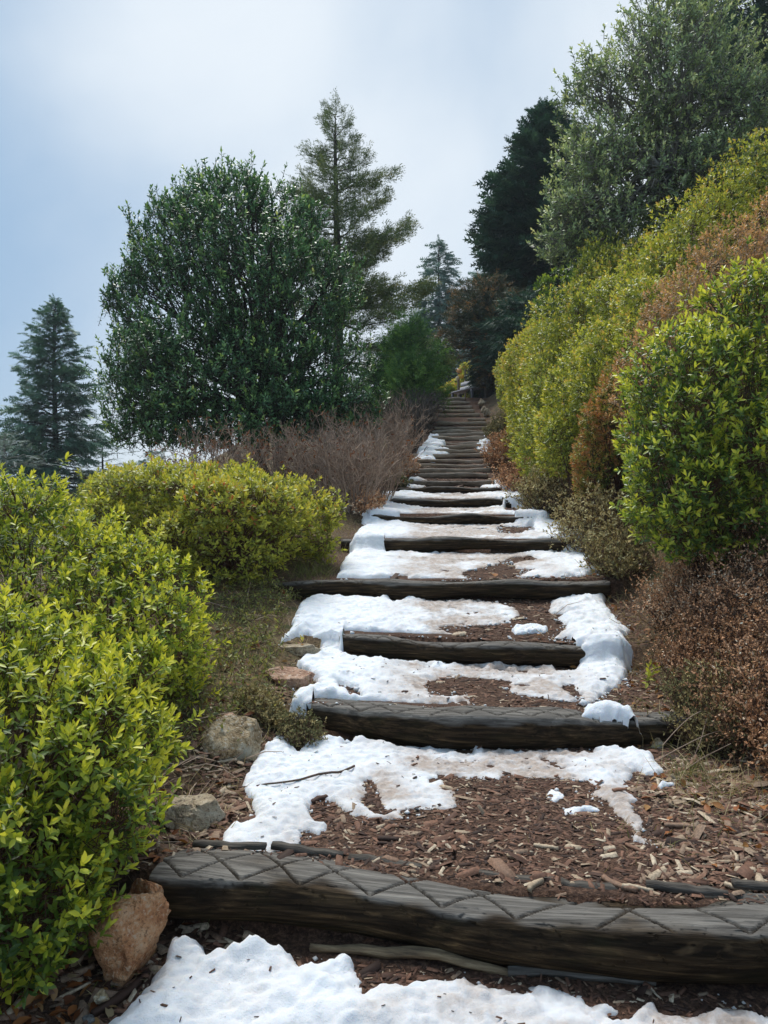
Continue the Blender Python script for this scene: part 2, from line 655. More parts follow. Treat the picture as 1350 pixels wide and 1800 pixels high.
m_pale, nt, bs, out = new_mat('pale_split_wood')
nA = noise_node(nt, 1.0, 5, .65, None, (8, 70, 70))
nt.links.new(ramp_node(nt, [(.3, (.05, .035, .02)), (.5, (.19, .135, .075)), (.7, (.33, .25, .15))], nA), bs.inputs['Base Color'])
bs.inputs['Roughness'].default_value = .8
bump(nt, bs, nA, .7, .01)


def build_log(i):
    a, b, D = LOGS[i]
    near = i < 8
    Lg = np.linalg.norm(b - a)
    nu = [520, 300, 180, 180, 120, 80, 60, 50, 50][i] if i < 9 else 28
    nv = [110, 70, 48, 48, 40, 28, 26, 18, 22][i] if i < 9 else 12
    u = np.linspace(0, 1, nu)
    v = np.linspace(0, 2 * np.pi, nv, endpoint=False)
    U, Vv = np.meshgrid(u, v, indexing='ij')
    R = D / 2
    x = U * Lg
    cy = np.cos(Vv)                  # +: away from the camera
    cz = np.sin(Vv)
    Pn = np.stack([x.ravel() / 3.0, cy.ravel() * R, cz.ravel() * R], 1)
    r = R * (1 + (.13 if i else .09) * fbm(Pn, .20, 3, 40 + i).reshape(U.shape) + (.42 if i else .10) * fbm2(x, x * 0, .5, 2, 60 + i))
    r = r * np.interp(U, [0, .015, .06, .94, .985, 1], [.86, .95, 1, 1, .95, .86])
    # long drying cracks
    crack = np.abs(fbm(np.stack([x.ravel() * .35, cy.ravel() * R * 2.4, cz.ravel() * R * 2.4], 1), .05, 2, 80 + i).reshape(U.shape))
    r = r - R * .06 * np.clip(1 - crack / .035, 0, 1) * (cz > -.3)
    yy = r * cy
    zz = r * cz
    # worn flat top
    lvl = R * (.40 + .05 * fbm2(x, yy, .25, 2, 90 + i)) if i == 0 else r * (.56 + .10 * fbm2(x, yy, .22, 2, 90 + i))
    over = np.clip(zz - lvl, 0, None)
    flat = smooth(0, .02, over)
    zz = np.where(zz > lvl, lvl + .22 * over, zz)
    # saw-cut anti-slip grooves: crossing diagonals over the top
    half = R * .86
    per = [.205, .17, .16, .16, .16, .17, .17, .17, .17][i] if i < 9 else .17
    g = np.zeros(U.shape)
    if i < 9:
        wob = .020 * fbm2(x, yy, .18, 2, 30 + i) + .030 * fbm2(x, yy * 0, .45, 1, 35 + i)
        wdt = .0062 if i == 0 else .0085
        for sgn in (1, -1):
            q = (x + sgn * yy * 1.15 + wob + (0.03 if sgn > 0 else 0)) / per
            dq = np.abs(q - np.round(q)) * per * .66
            keep = _hash(np.round(q).astype(np.int64), np.full(q.shape, sgn + 5), np.full(q.shape, i), 3) > .16
            g = np.maximum(g, smooth(wdt, wdt * .35, dq) * keep)
        g = g * smooth(R * .02, R * .22, zz) * smooth(half * 1.2, half * .95, np.abs(yy - .1 * R))
        zz = zz - g * np.array([.010, .011, .011, .015, .014, .012, .012, .01, .01])[i]
    sag = 0
    if i == 0:
        # rotted trough along the back of the top, with an upstanding rear edge
        tr = smooth(R * .10, R * .34, yy + R * .22 * fbm2(x, x * 0, .5, 2, 7)) * smooth(R * .88, R * .74, yy) * smooth(R * .2, R * .4, zz)
        tr = tr * np.clip(.55 + .9 * fbm2(x, x * 0 + 3, .45, 2, 8), 0, 1)
        zz = zz - tr * .030
        g = np.maximum(g, tr * .55)
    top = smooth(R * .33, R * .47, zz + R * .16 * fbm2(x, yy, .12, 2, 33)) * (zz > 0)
    ax = norm((b - a)[None])[0]
    sd = np.array([-ax[1], ax[0], 0])
    sd = sd / np.linalg.norm(sd)
    upv = np.cross(ax, sd)
    bow = np.sin(np.pi * U) * (-.05 if i < 9 else rng.uniform(-.08, .04)) + (.075 if i else .02) * fbm2(x, x * 0, .9, 2, 100 + i)
    lift = (.028 if i < 9 else .03) * fbm2(x, x * 0 + 9, .6, 2, 120 + i)
    if i == 0:
        bow = .045 * np.sin(2 * np.pi * U * 1.05 - .2)
        lift = .02 * np.cos(U * 6.0)
    P = a + np.array([0, 0, R * .98]) + x[..., None] * ax + (yy + bow)[..., None] * sd + (zz + lift)[..., None] * upv
    Pm = P.reshape(-1, 3) - a
    idx = np.arange(nu * nv).reshape(nu, nv)
    i2 = np.roll(idx, -1, 1)
    q = np.stack([idx[:-1], idx[1:], i2[1:], i2[:-1]], -1).reshape(-1, 4)
    # end faces
    c0, c1 = Pm[idx[0]].mean(0), Pm[idx[-1]].mean(0)
    Vall = np.vstack([Pm, c0, c1])
    n = nu * nv
    e0 = np.stack([np.full(nv, n), idx[0], i2[0]], -1)
    e1 = np.stack([np.full(nv, n + 1), i2[-1], idx[-1]], -1)
    # local frame: x along the log so the grain follows it
    Rm = np.stack([ax, sd, upv], 1)
    loc = Vall @ Rm
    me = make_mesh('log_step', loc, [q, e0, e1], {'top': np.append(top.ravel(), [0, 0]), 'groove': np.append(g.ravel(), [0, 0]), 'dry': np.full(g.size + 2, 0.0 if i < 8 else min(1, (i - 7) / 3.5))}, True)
    return me, a, Rm


log_labels = [
    'thick dark log nearest the camera with diamond saw cuts along its top',
    'charcoal log step with a clump of snow lying on its right end',
    'log step just above the split reddish rock, its right end under snow',
    'long log step reaching out left under the olive azalea',
    'log step half buried in trodden snow above the longest log step',
    'short dark log showing between snow beside the lone snow mound at right',
    'log with snow humps before and behind it, below the two thin grey logs',
    'thin grey log lying between two snow bands at the top of the snow slope',
    'dark log at the upper edge of the broad snow cover',
    'lowest of the bare logs stacked closely above the snow slope',
    'bare log second above the snow slope, with no snow on it',
    'bare log third above the snow slope, snow crumbs at its left',
    'log whose left end sticks out below the small left snow drift',
    'log crossing the middle of the small left snow drift',
    'short log between the small left and right snow drifts',
    'dark log just above the small right snow drift',
    'uppermost log still touched by snow at its left end',
]
from mathutils import Matrix, Vector
log_objs = []
for i in range(NL):
    me, a, Rm = build_log(i)
    lab = log_labels[i] if i < len(log_labels) else 'weathered bare log on the snow free upper flight below the signpost'
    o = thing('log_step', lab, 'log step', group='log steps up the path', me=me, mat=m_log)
    M = Matrix(Rm.tolist()).to_4x4()
    M.translation = a.tolist()
    o.matrix_world = M
    log_objs.append(o)


def slab(L, W, T, seed, bend=.0):
    """A thin split piece of wood lying along X, ragged ends."""
    n = 9
    t = np.linspace(-.5, .5, n)
    r = np.random.default_rng(seed)
    w = W * (.55 + .45 * np.cos(t * 2.4)) * (1 + .09 * r.normal(size=n)) * np.linspace(1, r.uniform(.5, 1), n)
    th = T * (1 + .1 * r.normal(size=n))
    yo = W * r.uniform(-.5, .5) * t ** 2 * 4 + W * .04 * r.normal(size=n)
    zo = bend * (t ** 2) * 4
    V = []
    for k in range(n):
        V += [(t[k] * L, yo[k] - w[k] / 2, zo[k]), (t[k] * L, yo[k] + w[k] / 2, zo[k] + T * .2 * r.normal()), (t[k] * L, yo[k] + w[k] * .36, zo[k] + th[k]), (t[k] * L, yo[k] - w[k] * .36, zo[k] + th[k] * .85)]
    F = []
    for k in range(n - 1):
        for j in range(4):
            F.append((k * 4 + j, k * 4 + (j + 1) % 4, k * 4 + 4 + (j + 1) % 4, k * 4 + 4 + j))
    F += [(3, 2, 1, 0), ((n - 1) * 4, (n - 1) * 4 + 1, (n - 1) * 4 + 2, (n - 1) * 4 + 3)]
    return np.array(V), [np.array(F)]


# split slabs standing along the back edge of the nearest log, and its peeled underside
o1 = log_objs[0]
R1 = LOGS[0][2] / 2
Ltot = np.linalg.norm(LOGS[0][1] - LOGS[0][0])
for k, (u0, u1, yk, zk) in enumerate([(.02, .145, .98, .79), (.15, .27, .98, .77), (.28, .40, .95, .76), (.47, .60, 1.02, .78), (.61, .72, 1.0, .78), (.73, .84, 1.03, .80), (.85, .96, 1.03, .80)]):
    V, F = slab((u1 - u0) * Ltot, .036, .020, 50 + k)
    V[:, 2] += fbm(V * np.array([.3, 1, 1]), .03, 2, 70 + k) * .004
    me = make_mesh('rim_slab', V, F, {'top': np.full(len(V), .6), 'groove': np.zeros(len(V))})
    bw = .045 * np.sin(2 * np.pi * ((u0 + u1) / 2) * 1.05 - .2)
    s = obj('rim_slab', me, m_log, o1)
    s.location = ((u0 + u1) / 2 * Ltot, yk * R1 + bw, R1 * .98 + R1 * (zk - .38) + .02 * np.cos((u0 + u1) / 2 * 6))
    s.rotation_euler = (rng.normal() * .12, rng.normal() * .03, rng.normal() * .06 + .045 * 2 * np.pi * np.cos(2 * np.pi * ((u0 + u1) / 2) * 1.05 - .2) / Ltot * .8)
V, F = slab(.62, .030, .018, 5, -.012)
V[:, 1:] += (fbm(V, .09, 3, 9) * .010)[:, None]
me = make_mesh('peeled_strip', V, F)
s = obj('peeled_strip', me, m_pale, o1, label='pale peeled strip under the log')
s.location = (.40 * Ltot, -.78 * R1, .012)
s.rotation_euler = (.6, .015, -.035)
V, F = slab(.40, .03, .022, 6)
me = make_mesh('peeled_strip', V, F, {'top': np.full(len(V), 1.0), 'groove': np.zeros(len(V))})
s = obj('peeled_strip', me, m_log, o1, label='grey splinter under the log')
s.location = (.63 * Ltot, -.80 * R1, .0)
s.rotation_euler = (.5, .0, .03)

# ------------------------------------------------------------------ snow
SNOW = {
 'foot': dict(outer=[(150, 1860), (205, 1800), (250, 1745), (280, 1713), (299, 1680), (311, 1660), (335, 1654), (360, 1651), (358, 1684), (372, 1698), (413, 1698), (429, 1684), (458, 1686), (482, 1680), (511, 1688),
   (527, 1706), (547, 1708), (576, 1706), (617, 1700), (631, 1725), (643, 1751), (665, 1741), (698, 1731), (739, 1727), (796, 1725), (861, 1734), (918, 1746), (951, 1738), (983, 1748), (1020, 1752), (1032, 1765),
   (1061, 1767), (1093, 1781), (1061, 1787), (1081, 1795), (1105, 1795), (1126, 1773), (1150, 1767), (1162, 1787), (1191, 1789), (1224, 1789), (1244, 1777), (1281, 1769), (1350, 1789), (1400, 1800), (1400, 1860)],
   holes=[], T=.065, label='dirty wet snow patch at the foot of the nearest log'),
 'first': dict(outer=[(388, 1492), (393, 1475), (402, 1460), (444, 1447), (447, 1425), (441, 1400), (424, 1380), (440, 1358), (452, 1336), (470, 1308), (482, 1296), (503, 1297), (513, 1310), (528, 1325), (540, 1305), (560, 1300),
   (600, 1299), (611, 1294), (631, 1290), (641, 1298), (659, 1303), (678, 1294), (690, 1284), (699, 1299), (707, 1304), (733, 1305), (752, 1300), (763, 1308), (774, 1315), (785, 1301), (796, 1299), (809, 1310),
   (844, 1314), (900, 1322), (931, 1318), (972, 1318), (987, 1315), (1009, 1325), (1035, 1325), (1052, 1315), (1072, 1320), (1109, 1324), (1143, 1333), (1169, 1362), (1143, 1366), (1124, 1358), (1112, 1369), (1102, 1377),
   (1113, 1403), (1106, 1417), (1117, 1429), (1135, 1447), (1135, 1466), (1146, 1486), (1143, 1497), (1135, 1484), (1117, 1484), (1128, 1469), (1109, 1454), (1094, 1443), (1076, 1432), (1061, 1410), (1035, 1395),
   (1054, 1388), (1035, 1373), (980, 1369), (924, 1369), (894, 1360), (880, 1373), (850, 1369), (826, 1369), (793, 1369), (772, 1364), (781, 1388), (800, 1391), (802, 1403), (807, 1414), (785, 1425), (763, 1421),
   (733, 1425), (711, 1423), (711, 1438), (689, 1441), (667, 1441), (637, 1436), (600, 1429), (585, 1414), (560, 1402), (543, 1417), (541, 1432), (548, 1443), (570, 1454), (572, 1464), (548, 1466), (530, 1466),
   (539, 1480), (522, 1490), (493, 1502), (448, 1501), (400, 1497)],
   holes=[[(602, 1308), (611, 1305), (618, 1314), (606, 1318)], [(640, 1385), (655, 1372), (662, 1395), (672, 1415), (690, 1425), (680, 1432), (655, 1425), (640, 1410)]],
   T=.05, label='snow patch around the thin twig between the two nearest logs'),
 'second': dict(outer=[(484, 1136), (494, 1128), (511, 1111), (519, 1092), (523, 1080), (535, 1060), (549, 1040), (570, 1045), (584, 1048), (613, 1038), (637, 1039), (662, 1044), (682, 1044), (694, 1062), (719, 1046), (731, 1054),
   (755, 1055), (784, 1058), (802, 1053), (808, 1044), (817, 1046), (819, 1059), (845, 1058), (882, 1062), (906, 1069), (914, 1081), (902, 1093), (870, 1099), (837, 1101), (808, 1101), (780, 1103), (768, 1108), (788, 1114),
   (825, 1120), (841, 1126), (813, 1128), (764, 1126), (723, 1122), (674, 1120), (613, 1120), (601, 1126), (604, 1138), (597, 1146), (613, 1156), (641, 1155), (648, 1144), (662, 1140), (678, 1151), (703, 1157), (723, 1163),
   (743, 1157), (760, 1151), (776, 1155), (800, 1167), (813, 1169), (823, 1157), (840, 1168), (853, 1168), (874, 1156), (882, 1152), (890, 1163), (898, 1171), (939, 1170), (945, 1155), (959, 1148), (971, 1152), (976, 1163),
   (967, 1171), (980, 1183), (1000, 1185), (1016, 1181), (1024, 1175), (1008, 1159), (992, 1146), (1004, 1134), (996, 1126), (963, 1124), (988, 1112), (996, 1104), (980, 1089), (1008, 1085), (971, 1081), (961, 1073),
   (971, 1061), (992, 1050), (1008, 1038), (1012, 1026), (1028, 1022), (1033, 1029), (1049, 1035), (1065, 1048), (1065, 1069), (1081, 1089), (1094, 1105), (1106, 1110), (1094, 1122), (1110, 1154), (1106, 1187),
   (1081, 1211), (1057, 1228), (1033, 1246), (1016, 1224), (1008, 1205), (988, 1209), (1005, 1220), (1016, 1234), (988, 1233), (951, 1228), (910, 1224), (890, 1211), (898, 1199), (880, 1196), (845, 1193), (821, 1190),
   (788, 1192), (764, 1198), (747, 1207), (756, 1220), (784, 1224), (813, 1221), (829, 1232), (833, 1242), (804, 1246), (756, 1244), (682, 1244), (646, 1234), (625, 1240), (601, 1246), (560, 1254), (520, 1255), (508, 1250),
   (519, 1232), (521, 1220), (542, 1215), (558, 1213), (558, 1201), (544, 1190), (525, 1176), (519, 1169), (533, 1161), (554, 1153), (565, 1142), (554, 1126), (550, 1117), (523, 1120), (506, 1128)],
   holes=[[(593, 1205), (620, 1212), (640, 1226), (620, 1228), (597, 1216)], [(812, 1206), (830, 1200), (838, 1208), (822, 1213)]],
   T=.06, label='large snow patch swallowing both ends of the third log'),
 'third': dict(outer=[(584, 1022), (597, 1008), (605, 987), (617, 975), (621, 961), (633, 951), (623, 943), (633, 932), (641, 926), (633, 914), (637, 904), (662, 898), (655, 888), (641, 875), (654, 866), (703, 868), (723, 862),
   (715, 851), (731, 838), (743, 840), (752, 848), (735, 860), (756, 866), (788, 868), (845, 868), (864, 862), (841, 856), (845, 849), (866, 849), (886, 849), (906, 839), (919, 841), (931, 846), (935, 856), (951, 869),
   (947, 878), (935, 887), (943, 892), (963, 902), (967, 910), (988, 920), (998, 930), (1020, 932), (1041, 936), (1049, 949), (1012, 961), (1049, 963), (1057, 987), (1055, 1008), (1020, 1014), (967, 1016), (910, 1016),
   (919, 1008), (939, 1002), (906, 1000), (898, 991), (919, 987), (951, 985), (930, 978), (900, 980), (878, 991), (845, 1000), (821, 1004), (813, 1010), (829, 1020), (788, 1024), (735, 1026), (700, 1026), (662, 1024), (621, 1022)],
   holes=[[(690, 1012), (715, 1013), (712, 1022), (692, 1022)], [(874, 926), (905, 927), (939, 926), (939, 935), (910, 940), (878, 938)], [(886, 892), (923, 894), (921, 902), (890, 902)], [(975, 965), (992, 966), (990, 976), (974, 976)]],
   T=.055, label='broad snow field over the steps above the longest log'),
 'left_drift': dict(outer=[(722, 812), (737, 803), (735, 795), (743, 784), (752, 772), (772, 773), (768, 779), (782, 780), (776, 787), (764, 792), (768, 797), (790, 797), (786, 801), (762, 803), (766, 809), (752, 813)],
   holes=[], T=.07, label='small snow drift on the left ends of the upper logs'),
 'right_drift': dict(outer=[(836, 789), (842, 780), (852, 773), (864, 776), (862, 787), (866, 796), (862, 803), (848, 803), (846, 795)], holes=[], T=.07,
   label='small snow drift on the right ends of the upper logs'),
 'end_cap': dict(outer=[(1020, 1266), (1046, 1246), (1060, 1236), (1078, 1243), (1100, 1254), (1116, 1270), (1118, 1279), (1060, 1276), (1025, 1274)], holes=[], T=.045, on_log=True,
   label='small wedge of snow resting on the right end of a log'),
 'crumb': dict(outer=[(466, 1260), (474, 1255), (482, 1258), (481, 1264), (472, 1267)], holes=[], T=.03, label='tiny lump of snow on the ground behind the large tan rock'),
 'island': dict(outer=[(897, 1110), (908, 1104), (930, 1101), (948, 1103), (962, 1108), (955, 1114), (925, 1116), (902, 1114)], holes=[], T=.03, label='little island of snow on bare mulch beside the right snow column'),
 'ice_scrap': dict(outer=[(950, 1400), (962, 1390), (985, 1392), (986, 1404), (968, 1408)], holes=[], T=.012, label='thin ice scrap on the mulch below the right end of the snow'),
 'ice_strip': dict(outer=[(988, 1422), (1010, 1424), (1045, 1420), (1054, 1430), (1020, 1434), (990, 1432)], holes=[], T=.012, label='narrow strip of melting ice on mulch beside the trailing snow'),
 'ice_chip': dict(outer=[(1158, 1384), (1170, 1378), (1186, 1377), (1188, 1383), (1172, 1389), (1160, 1390)], holes=[], T=.012, label='small ice chip on mulch near the straw coloured grass'),
}


def poly_sd(x, y, poly):
    """Signed distance (positive inside) to a closed polygon."""
    a = np.asarray(poly, float)
    b = np.roll(a, -1, 0)
    d2 = np.full(x.shape, 1e9)
    ins = np.zeros(x.shape, bool)
    for (x0, y0), (x1, y1) in zip(a, b):
        ex, ey = x1 - x0, y1 - y0
        L2 = ex * ex + ey * ey + 1e-12
        t = np.clip(((x - x0) * ex + (y - y0) * ey) / L2, 0, 1)
        d2 = np.minimum(d2, (x - x0 - t * ex) ** 2 + (y - y0 - t * ey) ** 2)
        c = (y0 > y) != (y1 > y)
        ins ^= c & (x < ex * (y - y0) / (ey if abs(ey) > 1e-12 else 1e-12) + x0)
    d = np.sqrt(d2)
    return np.where(ins, d, -d)


def at_log(px, py):
    """As at(), but meeting the upper log surfaces too."""
    d = np.geomspace(1.2, 10, 2500)
    X = (px[:, None] - 675) / FPX * d
    Z = EYE + (900 - py[:, None]) / FPX * d
    Y = np.broadcast_to(d, X.shape)
    G = np.maximum(ground(X, Y), log_top(X, Y))
    below = Z < G
    k = np.argmax(below, 1)
    i = np.arange(len(px))
    return X[i, k], d[k], G[i, k]


m_snow, nt, bs, out = new_mat('old_snow')
dirt = attr_node(nt, 'dirt')
nS = noise_node(nt, 170, 4, .8)
nM = noise_node(nt, 26, 4, .6)
clean = ramp_node(nt, [(.3, (.77, .805, .845)), (.7, (.84, .86, .885))], nM)
dm = nt.nodes.new('ShaderNodeMath')
dm.operation = 'MULTIPLY'
nt.links.new(dirt, dm.inputs[0])
nt.links.new(map_range(nt, nM, .25, .7, .5, 1.35), dm.inputs[1])
dm.use_clamp = True
dc = ramp_node(nt, [(0, (.56, .49, .44)), (1, (.30, .23, .185))], noise_node(nt, 60, 4, .7))
nt.links.new(mix_col(nt, dm.outputs[0], clean, dc), bs.inputs['Base Color'])
bs.inputs['Roughness'].default_value = .6
bs.inputs['Specular IOR Level'].default_value = .25
bs.inputs['Subsurface Weight'].default_value = .5
bs.inputs['Subsurface Radius'].default_value = (.03, .04, .05)
bs.inputs['Subsurface Scale'].default_value = .5
hs = nt.nodes.new('ShaderNodeMath')
hs.operation = 'MULTIPLY_ADD'
nt.links.new(nS, hs.inputs[0])
hs.inputs[1].default_value = .55
nt.links.new(nM, hs.inputs[2])
bump(nt, bs, hs.outputs[0], .65, .018)

SNOW_WORLD = []
for key, sp in SNOW.items():
    op = np.array(sp['outer'], float)
    on_log = sp.get('on_log', False)
    fx = at_log if on_log else at
    X, Y, Z = fx(op[:, 0], op[:, 1])
    outer = np.stack([X, Y], 1)
    holes = []
    for h in sp['holes']:
        h = np.array(h, float)
        hx, hy, hz = fx(h[:, 0], h[:, 1])
        holes.append(np.stack([hx, hy], 1))
    dist = Y.mean()
    res = .0085 if dist < 2.4 else (.010 if dist < 4 else (.013 if dist < 6 else (.020 if dist < 9 else .03)))
    if sp['T'] < .04:
        res *= .6
    x0, y0 = outer.min(0) - .06
    x1, y1 = outer.max(0) + .06
    xs, ys = np.arange(x0, x1, res), np.arange(y0, y1, res)
    SX, SY = np.meshgrid(xs, ys)
    # ragged melt edge
    wx = SX + (.026 * fbm2(SX, SY, .11, 3, 301) + .012 * fbm2(SX, SY, .03, 2, 303)) * min(1, dist / 4 + .3)
    wy = SY + (.036 * fbm2(SX, SY, .11, 3, 302) + .016 * fbm2(SX, SY, .03, 2, 304)) * min(1, dist / 4 + .3)
    sd = poly_sd(wx, wy, outer)
    for h in holes:
        sd = np.minimum(sd, -poly_sd(wx, wy, h))
    s = SX - xc(SY)
    w = wpath(SY)
    trod = np.exp(-(s / (.58 * w)) ** 4) if key in ('first', 'second', 'third', 'foot') else np.zeros_like(s)
    if key == 'foot':
        trod = smooth(-.35, .5, SX) * .55 + .15 + .35 * np.clip(fbm2(SX, SY, .22, 2, 44), 0, 1)
    # bitten through where feet have trodden it thin
    if key in ('first', 'second', 'third'):
        sd = np.minimum(sd, .05 + .16 * (1 - trod) - .11 * np.clip(fbm2(SX, SY, .13, 4, 310, .65) - .08, 0, 1) * (.4 + trod))
    # melted back from the faces of the logs
    covered = np.ones(SX.shape, bool)
    if not on_log and key not in ('left_drift', 'right_drift', 'crumb', 'island'):
        for i in range(min(NL, 12)):
            yi, zi = log_line(i, SX)
            D = LOGS[i][2]
            vis = np.interp(SX, [LOGS[i][0][0] - .05, LOGS[i][0][0] + .05, LOGS[i][1][0] - .05, LOGS[i][1][0] + .05], [0, 1, 1, 0])
            if key == 'second' and i == 2:
                vis = vis * smooth(1.30, 1.15, SX) * smooth(-.30, -.24, SX)
            if key == 'third' and i in (4, 5, 6):
                lo = [0, 0, 0, 0, .02, .20, .14][i]
                hi = [0, 0, 0, 0, 1.62, 1.55, 1.55][i]
                vis = vis * smooth(hi + .08, hi - .05, SX + .06 * fbm2(SX, SY, .1, 2, 5)) * smooth(lo - .08, lo + .05, SX)
            q = np.abs(SY - yi) - D * (.56 + .10 * fbm2(SX, SY * 0, .10, 3, 77 + i))
            sd = np.where(vis > .5, np.minimum(sd, q), sd)
            covered &= ~((vis > .5) & (np.abs(SY - yi) < D * .75))
    G = ground(SX, SY)
    if on_log:
        LT = log_top(SX, SY, .01)
        yl, zl = log_line(1, SX)
        sd = np.where((LT < LT.max() - .045) | (SY < yl - LOGS[1][2] * .40), -1.0, sd)
        base = np.where(LT < -1, LT.max() - .13, LT)
    else:
        base = np.maximum(G, np.where(covered, log_top(SX, SY, .01), -9))
    base0 = base.copy()
    for _ in range(0 if on_log else max(2, int(.13 / res) ** 2 // 3)):      # soft saddle over covered logs and step edges
        p = np.pad(base, 1, mode='edge')
        base = (p[1:-1, 1:-1] * 2 + p[:-2, 1:-1] + p[2:, 1:-1] + p[1:-1, :-2] + p[1:-1, 2:]) / 6
    base = np.maximum(base, base0 - .004)
    T = sp['T'] * (1 - .80 * trod) * .68
    ew = .045 if sp['T'] > .04 else .02
    e1 = np.clip(sd / ew, 0, 1)
    soft = np.clip(trod * .8 + .45 + .6 * fbm2(SX, SY, .2, 2, 405), 0, 1)
    prof = np.sqrt(np.clip(1 - (1 - e1) ** 2, 0, 1)) * (1 - soft) + soft * np.clip(sd / (ew * 1.8), 0, 1) ** .8
    lump = 1 + .55 * fbm2(SX, SY, .22, 2, 400) + .35 * fbm2(SX, SY, .07, 2, 401)
    # crusty upright lumps along the rear edge of each tread
    rear = np.zeros_like(SX)
    if sp['T'] > .04 and not on_log:
        for i in range(min(NL, 9)):
            yi, zi = log_line(i, SX)
            dd = yi - LOGS[i][2] * .5 - SY
            k = smooth(.0, .02, dd) * smooth(.20, .05, dd)
            rear = np.maximum(rear, k * np.clip(.25 + 1.0 * fbm2(SX, SY, .13, 2, 500 + i), 0, 1.0) * min(1, 4.5 / yi.mean()))
    fine = .016 * np.abs(fbm2(SX, SY, .055, 3, 402)) + .009 * fbm2(SX, SY, .022, 2, 403)
    z = base + prof * (T * np.clip(lump, .25, 2) + rear * .055 + .004) + fine * np.clip(sd / .02, 0, 1)
    z = np.where(sd < 0, base - (.05 if on_log else .02) - np.clip(-sd, 0, .05), z)
    dirtv = np.clip(trod * (.95 + 1.5 * fbm2(SX, SY, .18, 3, 600)) + .12 * fbm2(SX, SY, .05, 2, 601), 0, 1) * (.95 if key != 'foot' else .85)
    dirtv = np.where(sd < .02, np.maximum(dirtv, .18 * trod), dirtv)
    keep = sd > -res * 1.6
    n = SX.size
    idx = np.arange(n).reshape(SX.shape)
    q = np.stack([idx[:-1, :-1], idx[:-1, 1:], idx[1:, 1:], idx[1:, :-1]], -1).reshape(-1, 4)
    q = q[keep.ravel()[q].all(1)]
    if len(q) == 0:
        continue
    u, inv = np.unique(q, return_inverse=True)
    V = np.stack([SX, SY, z], -1).reshape(-1, 3)[u]
    c = np.array([V[:, 0].mean(), V[:, 1].mean(), V[:, 2].min()])
    me = make_mesh('snow_patch', V - c, [inv.reshape(q.shape)], {'dirt': dirtv.ravel()[u]}, True)
    thing('snow_patch', sp['label'], 'snow', c.tolist(), 'melting snow patches on the path', me, m_snow)
    SNOW_WORLD.append((outer, holes, sp['T'], on_log))


def in_snow(x, y):
    r = np.full(x.shape, -1.0)
    for outer, holes, T, on_log in SNOW_WORLD:
        if on_log:
            continue
        m = (x > outer[:, 0].min()) & (x < outer[:, 0].max()) & (y > outer[:, 1].min()) & (y < outer[:, 1].max())
        if not m.any():
            continue
        s = poly_sd(x[m], y[m], outer)
        for h in holes:
            s = np.minimum(s, -poly_sd(x[m], y[m], h))
        r[m] = np.maximum(r[m], s)
    return r

UP_ = np.array([0, 0, 1.0])
# ------------------------------------------------------------------ wood chips, bark, litter
m_chip, nt, bs, out = new_mat('wood_chip')
t = attr_node(nt, 'tone')
nA = noise_node(nt, 120, 3, .6)
cc = ramp_node(nt, [(0, (.032, .016, .011)), (.3, (.115, .056, .036)), (.55, (.24, .122, .076)), (.72, (.29, .205, .14)), (.86, (.44, .335, .225)), (1, (.62, .51, .37))], t)
nt.links.new(mix_col(nt, map_range(nt, nA, .35, .65, 0, .5), cc, (.03, .018, .012)), bs.inputs['Base Color'])
bs.inputs['Roughness'].default_value = .75
bs.inputs['Specular IOR Level'].default_value = .3

CHIP = np.array([(-.5, -.42, 0), (.42, -.5, 0), (.5, .36, 0), (-.38, .5, 0), (-.44, -.3, 1), (.36, -.36, .85), (.4, .3, .9), (-.3, .38, 1)])
CHIP_F = [np.array([(4, 5, 6, 7), (0, 1, 5, 4), (1, 2, 6, 5), (2, 3, 7, 6), (3, 0, 4, 7)])]


def chips(N, x, y, Lm, zoff=0.0, tones=None, tilt=.28, flat=.25):
    z = ground(x, y)
    L = Lm * np.exp(rng.normal(size=N) * .5)
    W = L * (.16 + .22 * rng.random(N))
    H = W * (.16 + flat * rng.random(N))
    D = norm(np.stack([rng.normal(size=N), rng.normal(size=N) * .8, rng.normal(size=N) * tilt * .6], 1))
    up = norm(np.stack([rng.normal(size=N) * tilt, rng.normal(size=N) * tilt, np.ones(N)], 1))
    R = frames(D, up)                      # local Y along D
    M = R[:, :, [1, 0, 2]] * np.stack([L, W, H], 1)[:, None, :]
    M[:, :, 1] *= -1
    if tones is None:
        tones = np.clip(.34 + .27 * rng.normal(size=N) + (rng.random(N) < .12) * .4 + .10 * fbm2(x, y, .3, 2, 8), 0, 1)
    return stamp(CHIP, CHIP_F, np.stack([x, y, z + zoff + .002], 1), M, tones)


def scatter_path(N, y0, y1, half0, power=1.0):
    y = y0 + (y1 - y0) * rng.random(N) ** power
    s = (rng.random(N) * 2 - 1) * half0
    return xc(y) + s, y


def density_keep(x, y):
    """Fewer, larger litter pieces where the mulch runs out at the sides."""
    s = np.abs(x - xc(y)) - wpath(y)
    return rng.random(len(x)) < np.clip(1 - s / .7, .12, 1)


parts = []
for (N, y0, y1, half, L) in [(19000, 1.9, 3.9, 1.5, .018), (5500, 1.9, 3.9, 1.5, .027), (420, 2.2, 3.9, 1.55, .040), (6500, 3.9, 6.2, 1.2, .026), (2600, 6.2, 9.2, 1.15, .032), (1600, 9.2, 14, 1.0, .045)]:
    x, y = scatter_path(N, y0, y1, half)
    k = density_keep(x, y) & (in_snow(x, y) < .02)
    x, y = x[k], y[k]
    lt = log_top(x, y) - ground(x, y)
    k = lt < .03
    parts.append(chips(k.sum(), x[k], y[k], L))
